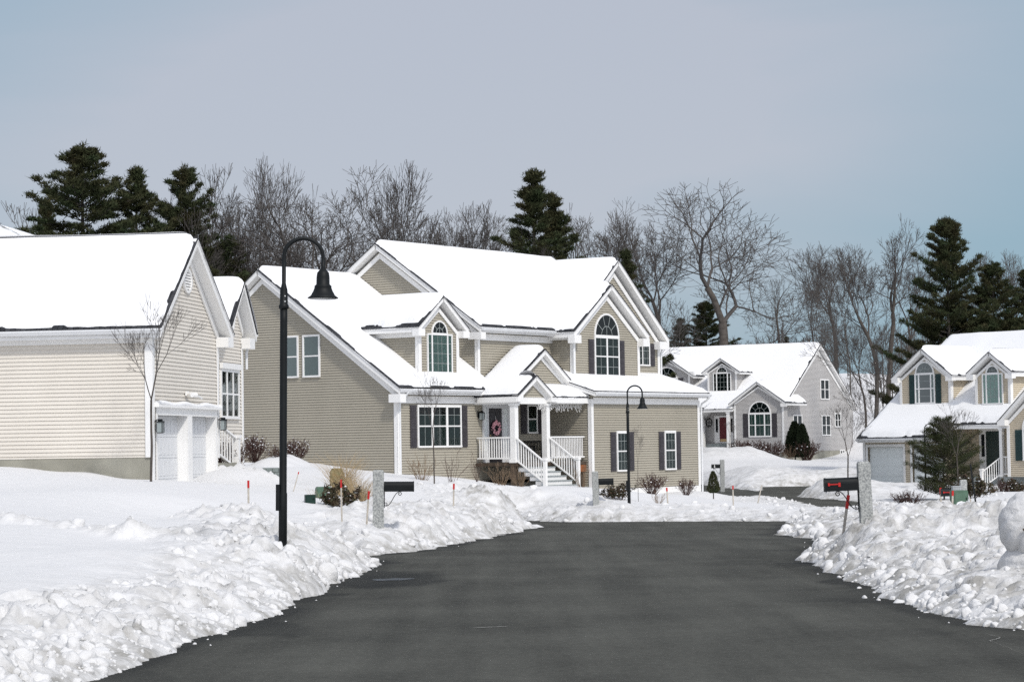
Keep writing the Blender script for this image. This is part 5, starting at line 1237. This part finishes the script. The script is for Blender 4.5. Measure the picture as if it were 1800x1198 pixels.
def pine(name, seed, H_, Rb, crown0=.12, shape=.8, gap=.1, tuft=15, lowdead=True, needle=.30, wd=.034, dens=1.0, mtl=None):
    global rng
    rng = np.random.default_rng(seed); rnd = random.Random(seed); root = empty(name, (0, 0, 0)); segs = []; C = []; OUT = []
    n = 14
    for i in range(n):
        z0, z1 = -.8 + (H_ + .8) * i / n, -.8 + (H_ + .8) * (i + 1) / n; segs.append((np.array([0, 0, z0]), np.array([0, 0, z1]), H_ * .013 * (1 - .9 * i / n), H_ * .013 * (1 - .9 * (i + 1) / n)))
    tsegs = list(segs); segs = []
    z = H_ * crown0
    while z < H_ * .985:
        t = (z / H_ - crown0) / (1 - crown0); Rr = Rb * ((1 - t) ** shape) * (1.0 if t > .12 else .55 + 3.5 * t)
        lobes = 1 + .22 * sin(z * 2.1 + seed) + rnd.uniform(-.12, .12)
        nb = rnd.choice((4, 5, 6))
        for b in range(nb):
            if rnd.random() < gap: continue
            a = 2 * pi * (b + rnd.uniform(-.35, .35)) / nb + z * 1.7; L = max(.22, Rr * lobes * rnd.uniform(.6, 1.12)); el = rnd.uniform(.0, .26) + .45 * t * t
            d = np.array([cos(a) * cos(el), sin(a) * cos(el), sin(el)]); p = np.array([0, 0, z]); m = max(3, int(L / .45)); side = np.array([-sin(a), cos(a), 0])
            for j in range(m):
                d = vnorm(d + np.array([0, 0, .055]) + rng.normal(size=3) * .05); q = p + d * L / m; segs.append((p, q, .018 + .03 * (1 - j / m) * L / 4, .015 + .02 * (1 - j / m) * L / 4))
                f = (j + 1) / m
                if f > .22:
                    for sd in (-1, 1):
                        sl = L * .34 * (1.05 - f) + .08 + .16 * (1 - t); k = max(1, int(sl / .26 * dens))
                        for u in range(k):
                            c = q + (side * sd * .8 + d * .6) * sl * (u + .6) / k + np.array([0, 0, .06 + .12 * u / k]); C.append(c); OUT.append(d)
                    C.append(q); OUT.append(d)
                p = q
            C.append(p); OUT.append(d); C.append(p + d * .15); OUT.append(d)
        z += max(.18, .50 * H_ / 16 * (1 - .35 * t)) * rnd.uniform(.75, 1.3)
    for j in range(5): C.append(np.array([0, 0, H_ - .14 * j])); OUT.append(np.array([0, 0, 1.0]))
    C = np.repeat(np.array(C), tuft, 0); OUT = np.repeat(np.array(OUT), tuft, 0)
    C = C + rng.normal(size=C.shape) * [.10, .10, .05]
    Dv = OUT * .5 + rng.normal(size=C.shape) * .55 + [0, 0, .45]; Dv /= np.linalg.norm(Dv, axis=1, keepdims=True)
    V, Fq = tris(C, Dv, needle * rng.uniform(.6, 1.15, len(C)), wd * rng.uniform(.7, 1.3, len(C)))
    o = link_mesh('foliage', V, Fq, mtl or M_NEEDLE, root)
    V, Fq = tubes(*zip(*[(s[0], s[1], s[2], s[3]) for s in segs]), 3); link_mesh('branches', V, Fq, M_TWIG, root)
    V, Fq = tubes(*zip(*tsegs), 8); link_mesh('trunk', V, Fq, M_BARK, root, True)
    return root
used = {}
def place(proto, x, y, z, s=1.0, rz=0.0, label='', cat='tree', group=None, sx=1.0, tilt=0.0):
    o = proto if not used.get(proto.name) else copy_tree(proto)
    used[proto.name] = True
    o.location = (x, y, z); o.scale = (s * sx, s * sx, s); o.rotation_euler = (0, tilt, rz); tag(o, label, cat, group); return o
BT = [bare_tree('bare_tree', 11, 20, .27, .30, .58, .045, .11, 9, .44, ratio=.80)[0],        # broad, crooked
      bare_tree('bare_tree', 23, 20, .21, .22, .34, .07, .05, 9, .30, ratio=.80)[0],   # upright fan
      bare_tree('bare_tree', 35, 20, .19, .38, .42, .06, .10, 8, .45, ratio=.80)[0],
      bare_tree('bare_tree', 48, 20, .30, .26, .66, .045, .09, 9, .40, ratio=.81)[0],  # broadest
      bare_tree('bare_tree', 59, 20, .09, .34, .30, .08, .06, 8, .45, ratio=.80, bark=M_BARK2)[0],   # slim pale
      bare_tree('bare_tree', 66, 20, .23, .45, .46, .05, .12, 8, .42, ratio=.81)[0]]
print('bare faces', [sum(len(c.data.polygons) for c in t.children) for t in BT], [round(max(max(v.co.x for v in c.data.vertices) for c in t.children), 1) for t in BT])
PN = [pine('white_pine', 5, 17, 6.8, .10, .80, .16, dens=1.15, tuft=30, needle=.26, wd=.026), pine('white_pine', 8, 17, 4.6, .12, .98, .20, dens=1.1, tuft=30, needle=.26, wd=.026), pine('white_pine', 13, 17, 5.6, .05, .72, .06, dens=1.25, tuft=30, needle=.26, wd=.026)]
def tree_at(kind, px, top, D, base_z, label, group, sx=1.0, rz=None, hh=None, tilt=0.0):
    if 1160 <= px <= 1500: D += 58
    p = at(px, top, D); base_z = hgt(p[0], D) + .05; q = at(px, 780, D); H0 = hh; h = p[2] - base_z; s = h / H0
    return place(kind, q[0], D, base_z, s, rz if rz is not None else (px * .37) % 6.28, label, 'tree', group, sx, tilt)
G1_, G2_ = 'bare trees behind the houses', 'pines behind the houses'
hb = {k: 20 for k in range(6)}
def zt(D): return 1.2 + (D - 150) * .01
for i, (k, px, top, D, sx, lab) in enumerate([
    (0, 572, 292, 165, 1.15, 'wide crooked bare tree rising just right of the tall lamp arm'),
    (1, 716, 288, 170, .95, 'fan-shaped bare tree behind the left end of the main ridge'),
    (1, 434, 262, 172, .70, 'tall slim bare tree between the right pine and the lamp'),
    (3, 1272, 318, 160, 1.3, 'broadest bare tree, standing behind the mauve house roof'),
    (0, 1166, 345, 172, .85, 'crooked bare tree behind the right gable of the beige house'),
    (5, 1558, 376, 178, .80, 'tall dark bare tree left of the big right pine'),
    (2, 1470, 425, 185, 1.0, 'lighter bare tree behind the ridge end of the mauve house'),
    (1, 1436, 440, 195, .62, 'fine-twigged bare tree left of the mauve house gable peak'),
    (2, 800, 352, 180, .95, 'small bare tree behind the middle of the main ridge'),
    (4, 852, 350, 186, 1.1, 'thin bare tree just left of the centre pine'),
    (5, 1040, 352, 176, .80, 'dense bare tree right of the centre pine'),
    (2, 1092, 358, 182, .95, 'bare tree above the right end of the beige house ridge'),
    (4, 395, 285, 168, 1.1, 'slim pale bare tree beside the third pine'),
    
    (5, 760, 365, 190, .8, 'bare tree filling the gap right of the fan-shaped tree'),
    (4, 28, 352, 176, 1.3, 'pale bare tree at the far left above the snowy roof'),
    (4, 292, 340, 180, 1.0, 'bare tree between the narrow pine and the third pine'),
    (5, 1376, 470, 200, .8, 'low bare tree right of the broadest bare tree'),
    (4, 1500, 450, 176, 1.0, 'pale slim bare tree above the snowy slope'),
    (2, 1598, 430, 186, .8, 'bare tree tucked against the left side of the big right pine'),
    (4, 1736, 440, 176, 1.0, 'pale bare tree in front of the right pines'),
    (2, 1788, 432, 190, .9, 'bare tree at the far right above the upper roof'),
        (2, 1520, 560, 150, .8, 'low dark bare tree on the snowy slope'),
    (4, 1548, 590, 140, .9, 'thin bare tree beside the yellow house roof'),
    (5, 1480, 600, 170, .9, 'low bare tree behind the mauve gable wall'),
    (4, 930, 395, 165, 1.0, 'bare branches in front of the centre pine'),
    (4, 360, 360, 160, 1.1, 'bare thin tree before the third pine'),
    (5, 335, 420, 175, .9, 'low tangled bare tree above the cream gable'),
    (0, 500, 360, 185, 1.0, 'crooked bare tree directly behind the lamp arm'),  
    (0, 672, 372, 196, .9, 'crooked bare tree over the left end of the main ridge'),  (3, 890, 400, 205, .9, 'low broad bare tree left of the centre pine base'),
                (2, 1535, 420, 176, 1.0, 'bare tree on the snowy slope, left of the tall dark one'), (5, 15, 365, 190, 1.0, 'low bare tree at the left edge'), (4, 1765, 470, 172, 1.1, 'pale bare tree crossing the lower broad pine'),
    
    (2, 470, 410, 178, 1.0, 'low bare tree behind the left peak of the beige house')]):
    tree_at(BT[k], px, top, D, zt(D), lab, G1_, sx, hh=hb[k])
for i, (k, px, top, D, sx, lab, bz) in enumerate([
    (0, 148, 256, 158, 1.4, 'biggest pine at the left, with long upswept limbs', 1.2),
    (1, 243, 296, 162, 1.15, 'narrow pine between two larger ones', 1.2),
    (0, 330, 294, 165, 1.0, 'third pine from the left with an open ragged crown', 1.2),
    (1, 944, 300, 165, 1.35, 'pointed pine behind the middle of the beige ridge', 1.2),
    (1, 980, 345, 170, 1.2, 'second point of the pine pair right of centre', 1.2),
    (2, 1672, 384, 150, 1.02, 'big dark cone-shaped pine above the yellow house', 1.0),
    (0, 1752, 462, 152, 1.2, 'lower broad pine against the right side of the cone-shaped one', 1.0),
    (0, 1818, 470, 160, 1.2, 'pine cut off by the right edge', 1.0),
    (1, 1106, 440, 178, 1.1, 'dark pine peeking over the right gable', 1.0),
    (2, 1245, 530, 175, 1.3, 'dark rounded evergreen under the broadest bare tree', 1.0),
    (1, 1200, 560, 180, 1.5, 'low evergreen at the left end of the mauve roof', 1.0),
    (1, 1386, 592, 185, 1.2, 'small evergreen tip above the mauve ridge', 1.0),
    (2, 408, 420, 172, 1.0, 'dark evergreen behind the white vent pipe', 1.0),
    (0, 372, 470, 150, 1.1, 'low dark evergreen behind the cream gable', 1.0),
    (2, 84, 350, 168, .5, 'shaded pine left of the biggest one', 1.0)]):
    tree_at(PN[k], px, top, D, bz, lab, G2_, sx, hh=17)
# --- far woodland that reads as one mass, on the rise behind
Vs = []; Fs = []; b = 0; rr = random.Random(4); SG = []
for i in range(420):
    D_ = rr.uniform(215, 330); px = rr.uniform(-60, 1860); x, y, z = at(px, 780, D_)
    if 1430 < px < 1580 and rr.random() < .75: continue
    z = hgt(x, y); hgt_ = rr.uniform(6, 11) * (1.0 if px < 1200 else .8)
    for s_ in range(rr.choice((1, 2, 3))):
        x_, y_ = x + rr.gauss(0, .8), y + rr.gauss(0, .8); a = rr.gauss(0, .06)
        SG.append(((x_, y_, z - .3), (x_ + a * hgt_, y_, z + hgt_), .10, .03))
        for q in range(22):
            t = rr.uniform(.25, 1); an = rr.uniform(0, 6.28); l = hgt_ * .32 * (1.15 - t); o_ = (x_ + a * hgt_ * t, y_, z + hgt_ * t)
            SG.append((o_, (o_[0] + cos(an) * l, o_[1] + sin(an) * l, o_[2] + l * rr.uniform(.6, 1.5)), .03, .012))
            m_ = (o_[0] + cos(an) * l * .5, o_[1] + sin(an) * l * .5, o_[2] + l * .5)
            SG.append((m_, (m_[0] + rr.gauss(0, l * .4), m_[1] + rr.gauss(0, l * .4), m_[2] + l * .7), .016, .01))
V, Fq = tubes(*zip(*SG), 3); tag(link_mesh('far_woodland', V, Fq, M_TWIG), 'far grey-brown woodland of bare trees beyond the houses', kind='stuff')

# --- young bare trees in the yards
YT = bare_tree('young_tree', 78, 6, .036, .24, .36, .07, .04, 7, .48, ratio=.82, rmin=.0048, shoots=False)[0]
p = at(264, 840, 58); t_ = at(264, 508, 58)
place(YT, p[0], p[1], p[2], (t_[2] - p[2]) / 6.0, 1.0, 'young bare tree in front of the cream house corner', 'tree', 'young bare trees in the yards', 1.05)
for px, base, top, D, sx, lab in ((763, 838, 640, 86, .95, 'slender bare tree before the triple window of the beige house'),
                             (1492, 882, 690, 92, 1.15, 'bare tree with long low branches in front of the mauve house'),
                             (1684, 872, 700, 96, 1.15, 'bare tree behind the bushy pine by the yellow house'),
                             (1283, 792, 735, 176, 1.25, 'small bare tree before the dark red door'),
                             (1122, 868, 738, 84, .5, 'thin bare sapling right of the second lamp')):
    p = at(px, base, D); t_ = at(px, top, D); place(YT, p[0], p[1], p[2], (t_[2] - p[2]) / 6.0, px * .9, lab, 'tree', 'young bare trees in the yards', sx)

# --- shrubs
def shrub(name, seed, H_, W_, stems, m, lev=2, dens=5.0, snow=0, rmin=.006, leaf=None, crook=.12):
    rnd = random.Random(seed); root = empty(name, (0, 0, 0)); segs = []
    for k in range(stems):
        a = rnd.uniform(0, 2 * pi); s = rnd.uniform(.05, 1.0) ** .7 * atan2(W_ / 2, H_ * .75) * 1.25; q = rnd.uniform(0, W_ * .18)
        grow(rnd, segs, np.array([cos(a) * q, sin(a) * q, -.15]), vnorm(np.array([sin(s) * cos(a), sin(s) * sin(a), cos(s)])), (H_ + .15) * rnd.uniform(.6, .85), rmin * 1.8, 0, lev, .8, crook, .5, dens, rmin=rmin, first=.35, ratio=.42)
    V, Fq = tubes([s[0] for s in segs], [s[1] for s in segs], [s[2] for s in segs], [s[3] for s in segs], 3)
    link_mesh('stems', V, Fq, m, root)
    ends = [s[1] for s in segs if s[1][2] > H_ * .15]
    if leaf:
        C = np.array([rnd.choice(ends) for _ in range(leaf[1])]); C = C + np.array([[rnd.gauss(0, .03) for _ in range(3)] for _ in range(len(C))])
        Dv = np.array([vnorm(np.array([rnd.gauss(0, 1), rnd.gauss(0, 1), rnd.gauss(-.2, .8)])) for _ in range(len(C))])
        V, Fq = tris(C, Dv, np.full(len(C), leaf[2]), np.full(len(C), leaf[2] * .28)); link_mesh('leaves', V, Fq, leaf[0], root)
    if snow:
        Vs = []; Fs = []; b = 0; V0, F0 = ico(2)
        for _ in range(snow):
            e_ = rnd.choice(ends); q = rnd.uniform(.012, .034) * (H_ / .8) ** .5; Vs.append(V0 * [q * 1.3, q * 1.3, q * .7] + e_); Fs.append(F0 + b); b += len(V0)
        link_mesh('snow', np.concatenate(Vs), np.concatenate(Fs), M_SNOW, root, True)['kind'] = 'stuff'
    return root
def sput(sh, px, base, D, s, lab, sx=1.0, rz=0, cat='shrub', group='shrubs around the houses'):
    p = at(px, base, D); return place(sh, p[0], p[1], p[2] - .03, s, rz, lab, cat, group, sx)
S_red = shrub('shrub', 1, .95, 1.3, 70, M_TWIGR, snow=90, leaf=(M_TWIGR, 1400, .045), dens=7)
S_tan = shrub('shrub', 2, .9, 1.1, 26, M_TWIGT, snow=0, dens=4)
S_brn = shrub('shrub', 3, .8, 1.1, 60, M_TWIGR, snow=14, leaf=(M_TWIGR, 1200, .035), dens=6, crook=.2)
S_open = shrub('shrub', 4, 1.2, 1.3, 9, M_TWIGR, dens=2.4, crook=.16)
S_rhod = shrub('shrub', 6, .6, .9, 24, M_TWIGR, snow=50, leaf=(M_LEAFB, 1500, .085), dens=4)
sput(S_red, 402, 824, 70, 1.02, 'dark reddish snow-dusted shrub beside the cream house stair rail', .75)
sput(S_red, 448, 804, 80, .82, 'reddish twiggy shrub against the left end of the long beige wall', .95, 1)
sput(S_red, 519, 808, 82, .80, 'reddish shrub just right of the tall lamp pole', .8, 2)
sput(S_brn, 487, 805, 81, .62, 'small dark shrub capped with snow behind the tall lamp pole', .9, 1)
sput(S_tan, 741, 838, 88, .98, 'tan twiggy shrub left of the slender tree under the triple window', .95)
sput(S_open, 795, 842, 86, 1.02, 'open reddish shrub with few branches near the porch', .8, 2)
sput(S_open, 838, 838, 88, .92, 'loose dark shrub at the left corner of the porch', .75, 4)
sput(S_tan, 880, 848, 86, .85, 'pale twiggy shrub below the porch floor', .95, 3)
sput(S_tan, 915, 852, 86, .75, 'low tan shrub left of the porch stairs', .9, 5)
sput(S_tan, 1022, 852, 87, .90, 'grey twiggy shrub right of the porch stairs', .65, 1)
sput(S_brn, 1146, 862, 92, .92, 'rounded brown shrub between the garage windows', 1.0)
sput(S_brn, 1206, 864, 95, .78, 'small rounded brown shrub at the garage corner', .8, 2)
sput(S_rhod, 1088, 874, 84, .95, 'bronze-leaved low shrub left of the second lamp', 1.05)
sput(S_tan, 1158, 882, 83, .45, 'tuft of pale dry stems right of the second lamp', 1.0, 4)
sput(S_rhod, 600, 893, 56, 1.12, 'dark snow-dusted shrub in front of the dry grass', .85, 1)
for px, base, w, lab, kk in ((1302, 797, 1.5, 'round brown shrub left of the mauve house window', S_brn), (1332, 799, 1.25, 'round reddish shrub under the mauve house window', S_red), (1362, 802, 1.6, 'round olive shrub at the mauve house corner', S_brn), (1388, 803, 1.1, 'low tan shrub at the foot of the arborvitae', S_tan), (1419, 802, 1.7, 'feathery brown shrub right of the arborvitae', S_brn)):
    sput(kk, px, base, 185, w, lab, 1.15, px)
sput(S_brn, 1762, 866, 106, .85, 'dark shrub bowed under snow below the yellow house stairs', 1.0, 1)
sput(S_rhod, 1790, 868, 106, 1.3, 'dark leafy shrub under snow at the right edge', 1.0, 2)
sput(S_rhod, 1706, 872, 88, 1.5, 'snow-laden evergreen shrub right of the bushy pine', .9, 3)
sput(S_brn, 1596, 888, 84, .75, 'dark shrub half buried in snow beside the far lamp', 1.3, 3)
# evergreens in the yards
def cone(name, seed, H_, R_, n, m):
    g = np.random.default_rng(seed); root = empty(name, (0, 0, 0)); z = g.random(n) ** 1.3 * H_; a = g.random(n) * 2 * pi
    rr_ = R_ * (1 - z / H_) ** .55 * (.5 + .5 * np.minimum(1, z / (H_ * .15))) * (.72 + .33 * g.random(n) ** .5) * (1 + .12 * np.sin(a * 5 + z * 4))
    C = np.stack([rr_ * np.cos(a), rr_ * np.sin(a), z], 1); Dv = np.stack([np.cos(a) * .45, np.sin(a) * .45, np.ones(n)], 1) + g.normal(size=(n, 3)) * .25; Dv /= np.linalg.norm(Dv, axis=1, keepdims=True)
    V, Fq = tris(C, Dv, .07 * H_ * g.uniform(.7, 1.3, n), .018 * H_ * g.uniform(.7, 1.3, n)); link_mesh('foliage', V, Fq, m, root)
    V, Fq = tubes([(0, 0, -.4)], [(0, 0, H_ * .9)], [.05 * R_ + .02], [.01], 6); link_mesh('trunk', V, Fq, M_BARK, root)
    return root
AV = cone('arborvitae', 3, 2.6, .72, 5200, M_NEEDLE2)
p = at(1398, 803, 186); place(AV, p[0], p[1], p[2], 1.02, 0, 'tall dark arborvitae at the corner of the mauve house', 'evergreen', 'arborvitae at the mauve house', 1.15)
p = at(1411, 803, 185); place(AV, p[0], p[1], p[2], .95, 2, 'shorter arborvitae pressed against the right side of the taller one', 'evergreen', 'arborvitae at the mauve house', .95)
SP = cone('small_spruce', 4, 1.0, .30, 2600, M_NEEDLE)
p = at(1254, 866, 97); place(SP, p[0], p[1], p[2], .86, 0, 'tiny cone-shaped evergreen beside the side street', 'evergreen', None, 1.0)
YP = pine('young_pine', 21, 5.0, 2.7, .10, .42, .0, tuft=16, needle=.22, wd=.012, dens=1.5)
p = at(1660, 884, 98); t_ = at(1660, 742, 98); place(YP, p[0], p[1], p[2], (t_[2] - p[2]) / 5.0, 0, 'bushy young pine in front of the yellow house', 'tree', None, 1.0)
# tan ornamental grass
def grasses(seed, n, H_, W_):
    g = np.random.default_rng(seed); a = g.random(n) * 2 * pi; s = np.abs(g.normal(size=n)) * .20; h = H_ * g.uniform(.45, 1.05, n); V = []; Fq = []; b = 0
    base = np.stack([g.normal(size=n) * W_ * .25, g.normal(size=n) * W_ * .25, np.full(n, -.1)], 1); d = np.stack([np.sin(s) * np.cos(a), np.sin(s) * np.sin(a), np.cos(s)], 1)
    prev = base; w = .005; P0 = []; P1 = []; R0 = []; R1 = []
    for k in range(5):
        d = d + np.stack([np.cos(a), np.sin(a), -np.ones(n) * .35], 1) * .05 * (1 + k); d /= np.linalg.norm(d, axis=1, keepdims=True); nx = prev + d * (h / 5)[:, None]
        P0.append(prev); P1.append(nx); R0.append(np.full(n, w * (1 - k * .15))); R1.append(np.full(n, w * (1 - (k + 1) * .15))); prev = nx
    return tubes(np.concatenate(P0), np.concatenate(P1), np.concatenate(R0), np.concatenate(R1), 3)
for px, base, D, H_, n, lab in ((604, 876, 64, 1.5, 420, 'tall pale ornamental grass behind the olive pedestal'), (634, 893, 58, 1.0, 420, 'tan dry ornamental grass left of the granite mailbox post'), (560, 880, 60, .5, 60, 'few bent dry grass blades over the green box')):
    V, Fq = grasses(px, n, H_, .5); p = at(px, base, D); o = link_mesh('ornamental_grass', V, Fq, M_GRASS, loc=(p[0], p[1], p[2])); tag(o, lab, 'ornamental grass', 'dry ornamental grass clumps')

print('script built in %.1fs' % (time.time() - T0), 'faces', sum(len(o.data.polygons) for o in SC.objects if o.type == 'MESH'))
